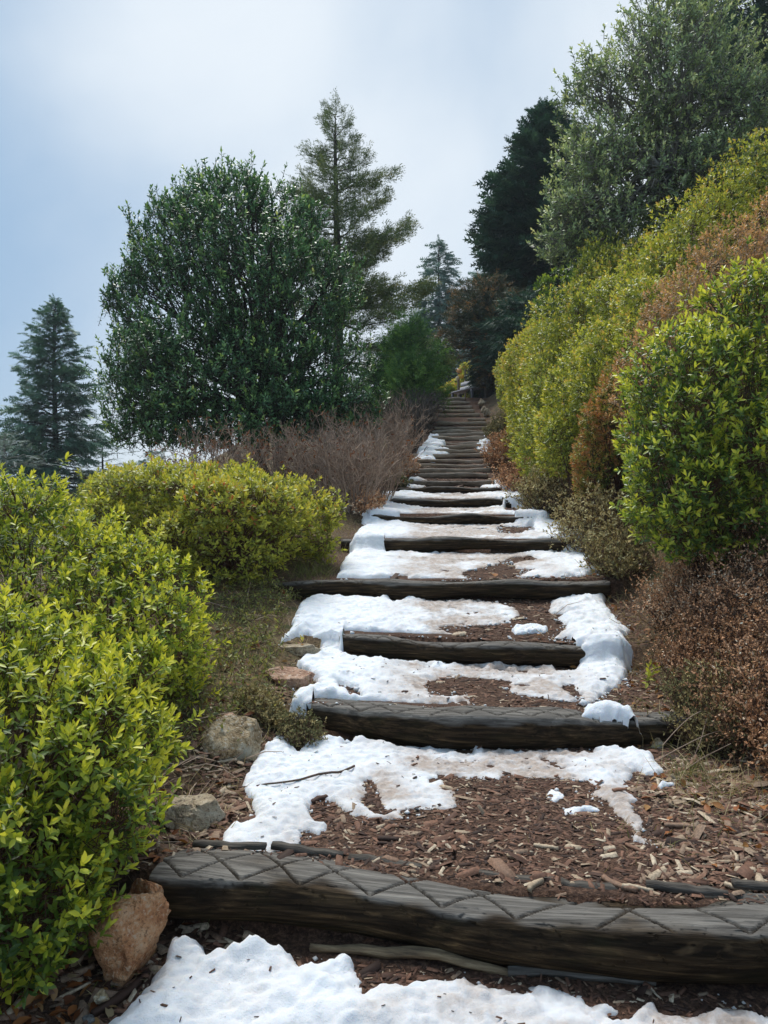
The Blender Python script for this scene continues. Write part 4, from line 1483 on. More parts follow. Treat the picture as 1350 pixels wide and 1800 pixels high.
GR = 'azaleas on the bank right of the steps'
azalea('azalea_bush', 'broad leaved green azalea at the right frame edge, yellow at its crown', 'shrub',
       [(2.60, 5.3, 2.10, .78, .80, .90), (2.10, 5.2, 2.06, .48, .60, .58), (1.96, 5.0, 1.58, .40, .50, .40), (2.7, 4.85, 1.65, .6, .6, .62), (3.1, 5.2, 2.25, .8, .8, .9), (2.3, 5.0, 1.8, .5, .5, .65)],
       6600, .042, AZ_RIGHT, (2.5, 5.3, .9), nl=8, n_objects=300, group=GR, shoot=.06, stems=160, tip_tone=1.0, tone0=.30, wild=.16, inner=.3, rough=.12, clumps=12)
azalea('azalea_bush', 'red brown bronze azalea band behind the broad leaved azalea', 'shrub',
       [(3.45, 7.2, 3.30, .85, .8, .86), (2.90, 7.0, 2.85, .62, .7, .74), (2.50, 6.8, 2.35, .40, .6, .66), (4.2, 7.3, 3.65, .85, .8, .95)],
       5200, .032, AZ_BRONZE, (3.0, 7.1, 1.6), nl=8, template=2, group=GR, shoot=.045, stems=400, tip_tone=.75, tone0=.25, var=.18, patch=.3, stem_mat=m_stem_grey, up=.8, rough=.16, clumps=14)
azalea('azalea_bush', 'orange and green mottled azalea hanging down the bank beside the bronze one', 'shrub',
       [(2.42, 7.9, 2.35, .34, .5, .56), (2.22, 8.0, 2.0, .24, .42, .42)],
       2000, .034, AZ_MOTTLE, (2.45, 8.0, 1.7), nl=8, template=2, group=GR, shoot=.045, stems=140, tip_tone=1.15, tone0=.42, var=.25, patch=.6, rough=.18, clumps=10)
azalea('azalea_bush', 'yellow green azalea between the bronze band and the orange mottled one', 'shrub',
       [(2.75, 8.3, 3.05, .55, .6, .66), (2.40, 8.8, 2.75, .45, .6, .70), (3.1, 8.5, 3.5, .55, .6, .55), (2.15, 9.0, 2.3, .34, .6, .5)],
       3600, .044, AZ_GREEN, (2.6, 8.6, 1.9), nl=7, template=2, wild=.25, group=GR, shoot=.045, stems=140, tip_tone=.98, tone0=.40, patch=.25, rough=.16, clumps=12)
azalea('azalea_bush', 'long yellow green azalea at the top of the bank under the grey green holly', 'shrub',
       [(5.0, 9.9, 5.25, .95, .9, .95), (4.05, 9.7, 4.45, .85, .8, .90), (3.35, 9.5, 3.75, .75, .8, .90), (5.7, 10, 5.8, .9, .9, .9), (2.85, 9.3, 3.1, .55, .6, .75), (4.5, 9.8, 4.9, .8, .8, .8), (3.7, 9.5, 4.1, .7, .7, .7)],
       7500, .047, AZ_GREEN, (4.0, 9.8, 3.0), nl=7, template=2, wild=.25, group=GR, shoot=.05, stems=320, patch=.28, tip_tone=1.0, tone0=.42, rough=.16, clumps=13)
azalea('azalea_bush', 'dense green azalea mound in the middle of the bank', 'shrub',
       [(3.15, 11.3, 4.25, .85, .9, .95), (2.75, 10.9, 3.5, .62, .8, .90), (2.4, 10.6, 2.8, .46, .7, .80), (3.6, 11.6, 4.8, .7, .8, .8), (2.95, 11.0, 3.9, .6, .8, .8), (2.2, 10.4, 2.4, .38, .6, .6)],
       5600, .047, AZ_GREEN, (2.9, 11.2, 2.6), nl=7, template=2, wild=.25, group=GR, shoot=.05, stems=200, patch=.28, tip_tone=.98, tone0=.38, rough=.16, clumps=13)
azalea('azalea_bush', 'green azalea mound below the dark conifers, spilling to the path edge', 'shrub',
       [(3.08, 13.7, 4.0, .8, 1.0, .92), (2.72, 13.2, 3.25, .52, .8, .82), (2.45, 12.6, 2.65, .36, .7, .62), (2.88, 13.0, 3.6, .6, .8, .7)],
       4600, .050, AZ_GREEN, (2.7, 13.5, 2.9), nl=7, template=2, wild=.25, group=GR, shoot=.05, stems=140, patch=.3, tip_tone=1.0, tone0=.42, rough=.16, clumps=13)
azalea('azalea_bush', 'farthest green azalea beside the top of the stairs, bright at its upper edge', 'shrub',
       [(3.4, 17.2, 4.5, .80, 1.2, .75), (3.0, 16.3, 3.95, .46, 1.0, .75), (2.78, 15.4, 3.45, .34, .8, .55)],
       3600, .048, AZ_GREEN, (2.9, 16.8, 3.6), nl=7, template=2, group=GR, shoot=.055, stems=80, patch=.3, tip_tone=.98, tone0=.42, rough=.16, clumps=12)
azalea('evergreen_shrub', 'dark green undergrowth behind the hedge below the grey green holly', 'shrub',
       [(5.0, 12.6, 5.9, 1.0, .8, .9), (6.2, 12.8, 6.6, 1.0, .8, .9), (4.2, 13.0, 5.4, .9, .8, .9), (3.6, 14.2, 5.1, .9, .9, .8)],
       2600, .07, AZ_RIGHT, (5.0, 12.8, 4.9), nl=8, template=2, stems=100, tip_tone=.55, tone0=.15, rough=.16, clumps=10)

# ---- low weeds and sprouts
AZ_WEED = leaf_mat('weed_leaf', [(0, (.035, .040, .015)), (.5, (.095, .105, .030)), (1, (.25, .22, .065))], .5, .40, gain=2.4)
N = 800
x = rng.normal(-.92, .22, N)
y = rng.uniform(3.3, 6.0, N)
k = (in_snow(x, y) < -.05) & (x < xc(y) - wpath(y) + .02)
x, y = x[k], y[k]
P = np.stack([x, y, ground(x, y) + rng.uniform(.01, .09, len(x))], 1)
D = norm(rng.normal(size=P.shape) * .6 + UP)
LP, LY, LZ, LS, yt, si = whorl(P, D, 6, .05, .028, 30, 100, .3)
V, F, T = stamp(LEAF4, LEAF4_F, LP, frames(LY, LZ) * LS[:, None, None], np.clip(rng.normal(.42, .22, len(LP)), 0, 1))
p2 = tubes(np.stack([P - D * .10, P - D * .05, P], 1), np.broadcast_to(np.array([.002, .0016, .001]), (len(P), 3)), 3)
obj('ground_cover', make_mesh('ground_cover', V, F, {'tone': T}), AZ_WEED, kind='stuff')
obj('weed_stems', make_mesh('weed_stems', p2[0], p2[1], {'tone': p2[2]}), m_stem_red, kind='stuff')


def sprout(px, py, d, n, leaf, mat, label, h=.12, group=None, tone=.7, ground_snap=True):
    x, y, z = wpt(px, py, d)
    z = ground(np.array([x]), np.array([y]))[0]
    root = thing('seedling', label, 'plant', (x, y, z), group)
    D = norm(rng.normal(size=(n, 3)) * .35 + UP)
    P = D * h * rng.uniform(.6, 1.1, (n, 1))
    LP, LY, LZ, LS, yt, si = whorl(P, D, 8, h * .45, leaf, 25, 95, .2)
    V, F, T = stamp(LEAF8, LEAF8_F, LP, frames(LY, LZ) * LS[:, None, None], np.clip(rng.normal(tone, .12, len(LP)), 0, 1))
    obj('foliage', make_mesh('foliage', V, F, {'tone': T}, True), mat, root, 'stuff')
    b = np.zeros((n, 3))
    V, F, T = tubes(np.stack([b, P * .5, P], 1), np.broadcast_to(np.array([.003, .002, .0012]), (n, 3)), 4)
    obj('stem', make_mesh('stem', V, F, {'tone': T}), m_stem_red, root)


sprout(22, 1740, 1.95, 3, .045, AZ_YELLOW, 'bright green sprout low in the bottom left corner', .16, tone=.55)
sprout(60, 1752, 2.0, 2, .035, AZ_YELLOW, 'small star shaped green sprout above the flat grey slate', .07, tone=.45)
sprout(530, 1132, 4.72, 1, .030, AZ_BRONZE, 'reddish seedling in front of the snow on the flat grey rock', .12, tone=.9)
sprout(1135, 1085, 4.35, 3, .04, AZ_GREEN, 'small green azalea sprout growing among brown heather', .2, tone=.6)
sprout(1085, 990, 6.2, 3, .035, AZ_GREEN, 'little light green plant at the right edge of the snow', .10, tone=.75)

# ---- grass and straw
m_grass = leaf_mat('grass_blade', [(0, (.07, .10, .02)), (.35, (.18, .20, .05)), (.6, (.36, .28, .13)), (1, (.50, .40, .22))], .6, .2, .3)


def blades(P, L, W, lean, tone):
    n = len(P)
    d = norm(rng.normal(size=(n, 3)) * lean + UP)
    side = norm(np.cross(d, rng.normal(size=(n, 3))))
    drop = norm(np.cross(side, d))
    t = np.array([0, .4, .75, 1.0])
    mid = P[:, None] + d[:, None] * (L[:, None] * t)[..., None] + (drop[:, None] * (L[:, None] * t ** 2 * rng.uniform(.1, .8, (n, 1)))[..., None])
    mid[:, :, 2] -= (L[:, None] * t ** 2) * .25
    w = W[:, None] * np.array([1, .8, .5, .05])
    V = np.stack([mid - side[:, None] * w[..., None], mid + side[:, None] * w[..., None]], 2).reshape(-1, 3)
    o = (np.arange(n) * 8)[:, None, None]
    f = np.array([(0, 1, 3, 2), (2, 3, 5, 4), (4, 5, 7, 6)])[None]
    return V, [(f + o).reshape(-1, 4)], np.repeat(tone, 8)


def grass_patch(cx, cy, rx, ry, n, L, tone, tv=.15, lean=.6):
    x, y = rng.normal(cx, rx, n), rng.normal(cy, ry, n)
    k = in_snow(x, y) < 0
    x, y = x[k], y[k]
    P = np.stack([x, y, ground(x, y) - .005], 1)
    return blades(P, L * rng.uniform(.5, 1.2, len(x)), np.full(len(x), .0016), lean, np.clip(rng.normal(tone, tv, len(x)), 0, 1))


V, F, T = merge([
    grass_patch(1.35, 3.12, .12, .12, 220, .16, .75, .2, 1.0), grass_patch(1.30, 3.25, .05, .05, 70, .14, .15, .1, .6), grass_patch(1.45, 2.85, .22, .25, 260, .12, .8, .2, 1.6),
    grass_patch(1.0, 2.65, .2, .15, 120, .07, .55, .25, 2.0), grass_patch(-.62, 6.35, .13, .2, 300, .20, .28, .16, .5), grass_patch(-.75, 2.2, .06, .06, 60, .08, .7, .2, 1.5),
    grass_patch(-.58, 2.33, .015, .015, 12, .12, .2, .1, .5), grass_patch(1.42, 3.75, .15, .15, 160, .14, .6, .25, 1.2), grass_patch(1.75, 6.4, .22, .7, 420, .14, .72, .2, 1.2),
    grass_patch(1.9, 8.0, .25, .8, 380, .13, .8, .15, 1.3), grass_patch(-.35, 8.0, .2, .9, 420, .15, .8, .18, 1.2), grass_patch(-.1, 10.2, .2, .8, 300, .15, .75, .2, 1.2),
    grass_patch(.2, 13, .2, 1.2, 320, .16, .7, .2, 1.0), grass_patch(-.9, 4.4, .3, .5, 420, .14, .62, .25, 1.3), grass_patch(-.85, 2.95, .12, .2, 200, .14, .8, .15, 1.8),
    grass_patch(1.66, 4.5, .13, .45, 520, .11, .74, .2, 1.7), grass_patch(1.78, 5.4, .15, .5, 420, .11, .74, .2, 1.7), grass_patch(-.62, 4.2, .2, .6, 520, .13, .72, .2, 1.6), grass_patch(-.75, 5.3, .2, .5, 420, .13, .7, .22, 1.4), grass_patch(-.62, 3.1, .15, .3, 240, .10, .8, .15, 2.0), grass_patch(2.1, 19, .2, 1.5, 240, .15, .8, .15, 1.2), grass_patch(.75, 17.5, .12, 1.5, 240, .16, .75, .15, 1.0)])
obj('grass', make_mesh('grass', V, F, {'tone': T}), m_grass, kind='stuff')

# dry twigs lying about the verges
N = 150
x = np.concatenate([rng.normal(-.75, .22, 90), rng.normal(1.6, .25, 60)])
y = np.concatenate([rng.uniform(2.5, 6.2, 90), rng.uniform(2.6, 5.6, 60)])
k = in_snow(x, y) < -.03
x, y = x[k], y[k]
z = ground(x, y)
d = norm(np.stack([rng.normal(size=len(x)), rng.normal(size=len(x)), rng.uniform(-.1, .7, len(x))], 1))
L = rng.uniform(.08, .32, len(x))[:, None]
p0 = np.stack([x, y, z + .01], 1)
V, F, T = tubes(np.stack([p0, p0 + d * L * .5 + rng.normal(size=p0.shape) * .012, p0 + d * L - UP * L * .1], 1), np.broadcast_to(np.array([.0028, .0022, .0012]), (len(x), 3)), 4)
obj('dry_twigs', make_mesh('dry_twigs', V, F, {'tone': T}), m_stem_grey, kind='stuff')

# ---- heather
HE_BROWN = leaf_mat('heather_brown', [(0, (.036, .026, .014)), (.35, (.105, .055, .028)), (.65, (.20, .095, .055)), (1, (.32, .20, .13))], .75, .1, .15, gain=4.6)
HE_GREEN = leaf_mat('heather_olive', [(0, (.022, .026, .012)), (.4, (.055, .050, .022)), (.75, (.13, .10, .045)), (1, (.24, .17, .10))], .75, .1, .15, gain=4.2)
m_heather_stem = bark_mat('heather_stem', (.045, .026, .018), (.17, .10, .07), 60)


def heather(label, cx, cy, rx, ry, h, n, mat, nl=8, tone=.5, name='heather_shrub', group='heather beside the steps', lean=(0, 0), thick=1.0, cat='heather', leafL=.012):
    n = int(n * (.75 if cy < 5.5 else .45))
    leafL = leafL * (1.45 if cy < 5.5 else 1.9)
    thick = thick * (1.0 if cy < 5.5 else 1.6)
    z0 = float(ground(np.array([cx]), np.array([cy]))[0])
    root = thing(name, label, cat, (cx, cy, z0), group)
    a = rng.random(n) * 6.283
    r = np.sqrt(rng.random(n))
    fx, fy = r * np.cos(a), r * np.sin(a)
    b = np.stack([fx * rx * .55, fy * ry * .55, np.zeros(n)], 1)
    b[:, 2] = ground(b[:, 0] + cx, b[:, 1] + cy) - z0 - .01
    hh = h * (1 - .45 * r ** 2) * rng.uniform(.55, 1.1, n)
    tip = np.stack([fx * rx * rng.uniform(.75, 1.15, n) + lean[0] * hh, fy * ry * rng.uniform(.75, 1.15, n) + lean[1] * hh, np.zeros(n)], 1)
    gz = ground(tip[:, 0] + cx, tip[:, 1] + cy) - z0
    tip[:, 2] = np.maximum(gz, b[:, 2] - .05) + hh
    K = 4
    t = np.linspace(0, 1, K)[None, :, None]
    ctrl = b * .4 + tip * .6
    ctrl[:, 2] = b[:, 2] + (tip[:, 2] - b[:, 2]) * .35
    ctrl += rng.normal(size=ctrl.shape) * h * .10
    P = (1 - t) ** 2 * b[:, None] + 2 * t * (1 - t) * ctrl[:, None] + t * t * tip[:, None]
    P[:, 1:] += rng.normal(size=(n, K - 1, 3)) * h * .03
    s = tubes(P, np.broadcast_to(np.linspace(.0024, .0009, K) * thick, (n, K)), 3)
    # side sprigs, then fine leaves hugging the upper stems
    m = 3
    ks = rng.integers(1, K, (n, m))
    sp0 = P[np.arange(n)[:, None], ks].reshape(-1, 3)
    sd = norm(np.repeat(P[:, -1] - P[:, 2], m, 0) * (1 / h) + rng.normal(size=(n * m, 3)) * .8 + UP * .4)
    sl = h * rng.uniform(.10, .26, n * m)
    sp1 = sp0 + sd * sl[:, None]
    s2 = tubes(np.stack([sp0, sp1], 1), np.broadcast_to(np.array([.0013, .0006]) * thick, (n * m, 2)), 3)
    V, F, T = merge([s, s2])
    obj('stems', make_mesh('stems', V, F, {'tone': T}), m_heather_stem, root, 'stuff')
    q = rng.random((n * m, nl))
    LP = (sp0[:, None] * (1 - q[..., None]) + sp1[:, None] * q[..., None]).reshape(-1, 3)
    ax = np.repeat(sd, nl, 0)
    LY = norm(ax * .8 + rng.normal(size=LP.shape) * .6)
    tn = np.clip(np.repeat(rng.normal(tone, .14, n * m), nl) + .15 * np.repeat(fbm(sp0 + np.array([cx, cy, z0]), .2, 2, 3), nl) + rng.normal(size=len(LP)) * .08 + (rng.random(len(LP)) < .05) * .4, 0, 1)
    V, F, T = stamp(LEAF2, LEAF2_F, LP, frames(LY, rng.normal(size=LP.shape)) * (leafL * rng.uniform(.6, 1.3, len(LP)))[:, None, None], tn)
    obj('foliage', make_mesh('foliage', V, F, {'tone': T}), mat, root, 'stuff')
    return root


heather('brown heather under the broad leaved azalea, rear of the heather bed', 2.12, 5.0, .48, .5, .46, 900, HE_BROWN, tone=.55)
heather('rusty brown heather at the right frame edge below the azalea', 2.35, 4.35, .50, .5, .50, 900, HE_BROWN, tone=.52)
heather('brown heather with greenish base beside the widest snow column', 1.86, 4.2, .34, .42, .42, 900, HE_BROWN, tone=.42)
heather('dark olive heather overhanging the right end of a log', 1.60, 3.66, .25, .30, .28, 700, HE_GREEN, tone=.4)
heather('dark red brown heather at the right frame edge nearest the camera', 1.86, 3.45, .42, .42, .50, 900, HE_BROWN, tone=.40)
heather('low brown heather fringe at the right edge above the nearest log', 1.72, 3.02, .22, .25, .28, 420, HE_BROWN, tone=.36)
heather('pale brown heather under the bronze azalea', 2.05, 7.4, .42, .5, .52, 800, HE_GREEN, tone=.72, leafL=.016)
heather('small brown heather at the right edge of the broad snow field', 1.95, 6.3, .30, .45, .36, 600, HE_GREEN, tone=.5, leafL=.015)
heather('bushy brown heather below the dense green azalea mound', 2.05, 9.4, .45, .6, .55, 800, HE_GREEN, tone=.62, leafL=.018)
heather('reddish brown heather right of the bare stacked logs', 2.05, 11.2, .42, .6, .42, 700, HE_BROWN, tone=.42, leafL=.018)
heather('brown heather below the green azalea that reaches the path edge', 2.1, 13.4, .38, .7, .55, 700, HE_BROWN, tone=.45, leafL=.02)
heather('small dark heather tuft near the top right of the stairs', 2.45, 16.2, .3, .4, .5, 500, HE_GREEN, tone=.42, leafL=.022)
heather('olive heather tuft behind the large tan rock', -.60, 3.80, .16, .14, .11, 420, HE_GREEN, tone=.5, leafL=.010)
heather('dark heather tuft at the left end of the second log', -.40, 3.68, .12, .12, .15, 300, HE_GREEN, tone=.35, leafL=.010)
heather('small dark green heather tuft left of the dark log at the snow edge', .12, 11.4, .30, .25, .18, 300, HE_GREEN, tone=.2, leafL=.02)
heather('reddish low heather along the left of the small left snow drift', .28, 13.0, .28, .9, .30, 600, HE_BROWN, tone=.62, leafL=.02)
heather('pinkish brown heather edging the left of the bare logs', .05, 11.9, .28, .6, .26, 420, HE_BROWN, tone=.72, leafL=.02)
heather('dry brown heather along the left edge of the broad snow field', -.25, 9.6, .28, .8, .24, 600, HE_BROWN, tone=.6, leafL=.016)

# a few long bare stems reaching out of the heather bed
pts = [((1140, 1345), (1240, 1300), (1310, 1275)), ((1165, 1310), (1205, 1275), (1232, 1250)), ((1205, 1370), (1232, 1310), (1245, 1255))]
for k, (pp, lab) in enumerate(zip(pts, ['long straw coloured stem arching out of the heather over the mulch', 'pale dry stem crossing the end of the second log', 'upright bent dry stem leaning at the heather edge'])):
    dd = [3.45, 3.45, 3.5]
    P = np.array([wpt(px, py, d) for (px, py), d in zip(pp, dd)])
    tt = np.linspace(0, 1, 12)
    C = np.stack([np.interp(tt, [0, .5, 1], P[:, i]) for i in range(3)], 1)
    C[:, 2] = np.maximum(C[:, 2] + .02 * np.sin(tt * np.pi), ground(C[:, 0], C[:, 1]) + .006)
    c = C[0].copy()
    V, F, T = tubes((C - c)[None], np.linspace(.0022, .0014, 12)[None], 5)
    thing('dry_stem', lab, 'stem', c.tolist(), None, make_mesh('dry_stem', V, F, {'tone': T * 0 + .9}), m_stem_grey)

# ---- leafless shrubs
DEADLEAF = m_dead


def bare_shrub(label, px, d, top_py, r, n, leaves=0, mat=None, group='leafless shrubs along the left of the steps', ry=None, thick=1.0):
    cx, cy, zt = wpt(px, top_py, d)
    z0 = float(ground(np.array([cx]), np.array([cy]))[0])
    h = max(zt - z0, .5)
    root = thing('bare_shrub', label, 'shrub', (cx, cy, z0), group)
    ry = ry or r
    a = rng.random(n) * 6.283
    q = np.sqrt(rng.random(n))
    b = np.stack([np.cos(a) * q * r * .35, np.sin(a) * q * ry * .35, np.full(n, -.03)], 1)
    hh = h * (1 - .25 * q ** 2) * rng.uniform(.7, 1.03, n)
    tip = np.stack([np.cos(a) * q * r, np.sin(a) * q * ry, hh], 1)
    K = 6
    t = np.linspace(0, 1, K)[None, :, None]
    ctrl = (b + tip) / 2 + (tip - b) * np.array([-.15, -.15, .05]) + rng.normal(size=b.shape) * h * .06
    P = (1 - t) ** 2 * b[:, None] + 2 * t * (1 - t) * ctrl[:, None] + t * t * tip[:, None]
    P[:, 1:] += rng.normal(size=(n, K - 1, 3)) * h * .018
    parts = [tubes(P, np.broadcast_to(np.linspace(.0085, .003, K) * thick, (n, K)), 4)]
    src, srcd = P, P[:, -1] - P[:, 0]
    ends = []
    for lev, (m, l0, rr) in enumerate([(5, .32, .0045), (4, .16, .003)]):
        nn = len(src)
        ks = rng.integers(2, src.shape[1], (nn, m))
        s0 = src[np.arange(nn)[:, None], ks].reshape(-1, 3)
        dd = norm(np.repeat(norm(srcd), m, 0) + rng.normal(size=(nn * m, 3)) * .55 + UP * .25)
        ln = h * l0 * rng.uniform(.5, 1.2, nn * m)
        s1 = s0 + dd * ln[:, None]
        mid = (s0 + s1) / 2 + rng.normal(size=s0.shape) * ln[:, None] * .08
        seg = np.stack([s0, mid, s1], 1)
        parts.append(tubes(seg, np.broadcast_to(np.array([1, .8, .5]) * rr * thick, (nn * m, 3)), 3))
        src, srcd = seg, s1 - s0
        ends.append(s1)
        src = np.concatenate([seg], 0)
    V, F, T = merge(parts)
    obj('branches', make_mesh('branches', V, F, {'tone': T}), mat or m_stem_grey, root)
    if leaves:
        e = ends[1]
        pk = e[rng.choice(len(e), leaves)]
        LY = norm(rng.normal(size=pk.shape) - UP * .4)
        V, F, T = stamp(LEAF4, LEAF4_F, pk, frames(LY, rng.normal(size=pk.shape)) * rng.uniform(.04, .07, len(pk))[:, None, None], rng.random(len(pk)) * .6)
        obj('dead_leaves', make_mesh('dead_leaves', V, F, {'tone': T}), DEADLEAF, root, 'stuff')


m_stem_dark = bark_mat('dark_twig', (.05, .045, .04), (.15, .13, .115), 40)
bare_shrub('leafless twiggy shrub with a few red leaves at the far left of its row', 350, 9.4, 786, .40, 26, 154)
bare_shrub('leafless shrub with rust leaves in front of the dark round holly trunk', 425, 9.8, 784, .42, 30, 264)
bare_shrub('leafless shrub in front of the holly trunk at its right side', 500, 10.0, 776, .42, 32, 132)
bare_shrub('pale leafless shrub right of the holly trunk', 570, 9.6, 772, .48, 40, 132)
bare_shrub('pinkish grey leafless shrub beside the olive azalea', 625, 9.2, 782, .42, 42, 66)
bare_shrub('tall grey leafless shrub nearest the left edge of the snow field', 660, 10.2, 762, .48, 46, 88)
bare_shrub('rust tinged leafless shrub under the right skirt of the holly', 600, 11.6, 752, .6, 44, 352)
bare_shrub('tallest silver grey leafless shrub with curly twigs by the stairs', 690, 12.6, 728, .52, 48, 44)
bare_shrub('dark grey leafless shrub beside the middle of the stairs', 718, 15.2, 708, .52, 46, 0, m_stem_dark, thick=1.3)
bare_shrub('dark grey leafless shrub beside the top of the stairs', 742, 17.6, 697, .45, 46, 0, m_stem_dark, thick=1.4)

# ------------------------------------------------------------------ broadleaf trees
HOLLY = leaf_mat('holly_leaf', [(0, (.009, .024, .011)), (.4, (.025, .055, .022)), (.7, (.060, .10, .032)), (.9, (.14, .18, .04)), (1, (.22, .23, .05))], .34, .2, .4, gain=3.9)
HOLLY2 = leaf_mat('olive_holly_leaf', [(0, (.026, .034, .020)), (.35, (.062, .084, .040)), (.65, (.122, .148, .064)), (.9, (.21, .215, .09)), (1, (.24, .23, .10))], .38, .25, .5, gain=3.7)
def leafy_tree(name, label, base, trunks, lobes, nshoots, leaf, mat, bark, limbs=70, nl=12, shoot=.18, inner=.4, up=.9, tone0=.18, tip=.62, var=.14, limb_r=.045, zmin=None, cat='tree', fork=None, fine=600, depth=.4, kinky=.02):
    base = np.asarray(base, float)
    root = thing(name, label, cat, base.tolist())
    P, Nn, ins = lobe_points(sub_lobes(lobes, 6, .38, nshoots, False), nshoots, inner, seed=nshoots, rough=.10, zmin=zmin, depth=depth)
    D = norm(Nn * .6 + UP * up + rng.normal(size=P.shape) * .35)
    out = ~ins & (rng.random(len(P)) < .3)
    P[out] += (D * rng.uniform(.0, .32, (len(P), 1)))[out]
    LP, LY, LZ, LS, yt, si = whorl(P, D, nl, shoot, leaf, 30, 90, .35)
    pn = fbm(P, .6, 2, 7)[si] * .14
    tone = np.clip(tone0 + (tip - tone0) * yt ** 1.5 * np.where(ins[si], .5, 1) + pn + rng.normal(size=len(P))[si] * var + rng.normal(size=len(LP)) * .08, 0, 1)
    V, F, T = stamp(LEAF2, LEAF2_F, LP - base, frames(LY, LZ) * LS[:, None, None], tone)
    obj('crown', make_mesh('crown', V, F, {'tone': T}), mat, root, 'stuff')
    fk = np.asarray(fork if fork is not None else base + np.array([0, 0, .8]), float)
    tr = []
    for (dx, dy, r0) in trunks:
        K = 7
        t = np.linspace(0, 1, K)
        p0 = base + np.array([dx, dy, -.15])
        p1 = fk + np.array([dx * 2.2, dy * 2.2, 0])
        q = p0 + (p1 - p0) * t[:, None] + rng.normal(size=(K, 3)) * .03
        tr.append(tubes((q - base)[None], np.linspace(r0 * 1.25, r0 * .8, K)[None], 10))
    V, F, T = merge(tr)
    obj('trunk', make_mesh('trunk', V, F, {'tone': T}, True), bark, root)
    pk = rng.choice(len(P), limbs, replace=False)
    pts_ = P[pk] - Nn[pk] * .25
    lp = [skeleton(fk - base, pts_ - base, limb_r, limb_r * .22, 8, 5, .35, kinky * 2, .12)]
    # finer branches leave from the main limbs
    pk2 = rng.choice(len(P), fine, replace=False)
    tip2 = P[pk2] - D[pk2] * shoot * .6
    j = np.argmin(((tip2[:, None] - pts_[None]) ** 2).sum(-1), 1)
    f = rng.uniform(.45, .9, (fine, 1))
    st = fk + (pts_[j] - fk) * f
    K = 6
    t = np.linspace(0, 1, K)[None, :, None]
    ctrl = (st + tip2) / 2 - UP * rng.uniform(-.05, .15, (fine, 1)) + rng.normal(size=st.shape) * .08
    Q = (1 - t) ** 2 * st[:, None] + 2 * t * (1 - t) * ctrl[:, None] + t * t * tip2[:, None]
    Q[:, 1:-1] += rng.normal(size=(fine, K - 2, 3)) * kinky
    lp.append(tubes(Q - base, np.broadcast_to(np.linspace(limb_r * .30, .004, K), (fine, K)), 4))
    tw0 = P - D * shoot * 1.3
    lp.append(tubes(np.stack([tw0, P], 1) - base, np.broadcast_to(np.array([.006, .003]), (len(P), 2)), 3))
    V, F, T = merge(lp)
    obj('branches', make_mesh('branches', V, F, {'tone': T}), bark, root)
    return root


def px_lobes(d, items, off=()):
    """Crown lobes given by their outline (centre and radii in photo pixels) at distance d, with a real depth offset and depth radius."""
    r = []
    for (cx, cy, rx, ry, dy, rd) in items:
        c = wpt(cx, cy, d + dy)
        k = (d + dy) / FPX
        r.append((c[0], c[1], c[2], rx * k, rd, ry * k))
    return r


hol = px_lobes(13.2, [(395, 470, 135, 172, 0, 1.4), (330, 565, 132, 165, .2, 1.4), (480, 545, 140, 170, -.3, 1.4), (255, 655, 78, 100, 0, 1.0), (400, 665, 190, 110, -.4, 1.7), (575, 655, 88, 95, 0, 1.0),
                      (400, 375, 85, 82, 0, .8), (300, 430, 70, 90, .3, .8), (500, 410, 68, 85, .2, .9), (560, 520, 70, 100, 0, .9), (245, 540, 55, 80, 0, .7), (235, 720, 55, 60, 0, .7), (330, 735, 95, 55, -.6, 1.0), (470, 735, 110, 55, -.9, 1.0), (590, 715, 75, 60, -.5, .9)])
hx, hy, hz = wpt(480, 795, 13.2)
leafy_tree('holly_tree', 'large rounded dark holly tree on the left behind the leafless shrubs', (hx, hy, float(ground(np.array([hx]), np.array([hy]))[0])), [(-.12, 0, .11), (.10, .1, .10), (-.45, .2, .07), (.4, -.1, .06)], hol,
           7600, .072, HOLLY, m_bark_dark, limbs=70, fork=(hx - .15, hy, hz + .75), nl=12, inner=.52, tone0=.20, tip=.62, fine=700)
h2 = px_lobes(12.4, [(1165, 140, 130, 125, 0, 1.2), (1075, 205, 95, 105, 0, 1.0), (1225, 120, 100, 125, .2, 1.2), (1030, 330, 75, 80, -.3, .8), (1285, 245, 95, 100, 0, 1.1), (1130, 320, 120, 82, -.4, 1.0), (985, 410, 45, 45, -.3, .5), (1150, 60, 60, 55, 0, .7),
                     (1040, 150, 55, 55, 0, .6), (1340, 270, 60, 80, .3, 1.0), (1240, 310, 90, 60, -.2, .9), (1060, 380, 90, 55, -.3, .8)])
bx, by, bz = wpt(1165, 345, 12.4)
leafy_tree('holly_tree', 'open grey green holly tree with visible curving branches on the upper right bank', (bx, by, float(ground(np.array([bx]), np.array([by]))[0])), [(0, 0, .10), (.12, .1, .08), (-.10, .05, .06)], h2,
           4200, .066, HOLLY2, m_bark_grey, limbs=90, fork=(bx + .05, by, bz + .35), nl=12, inner=.45, tone0=.25, tip=.75, var=.12, limb_r=.04, fine=800, up=.7, kinky=.05)


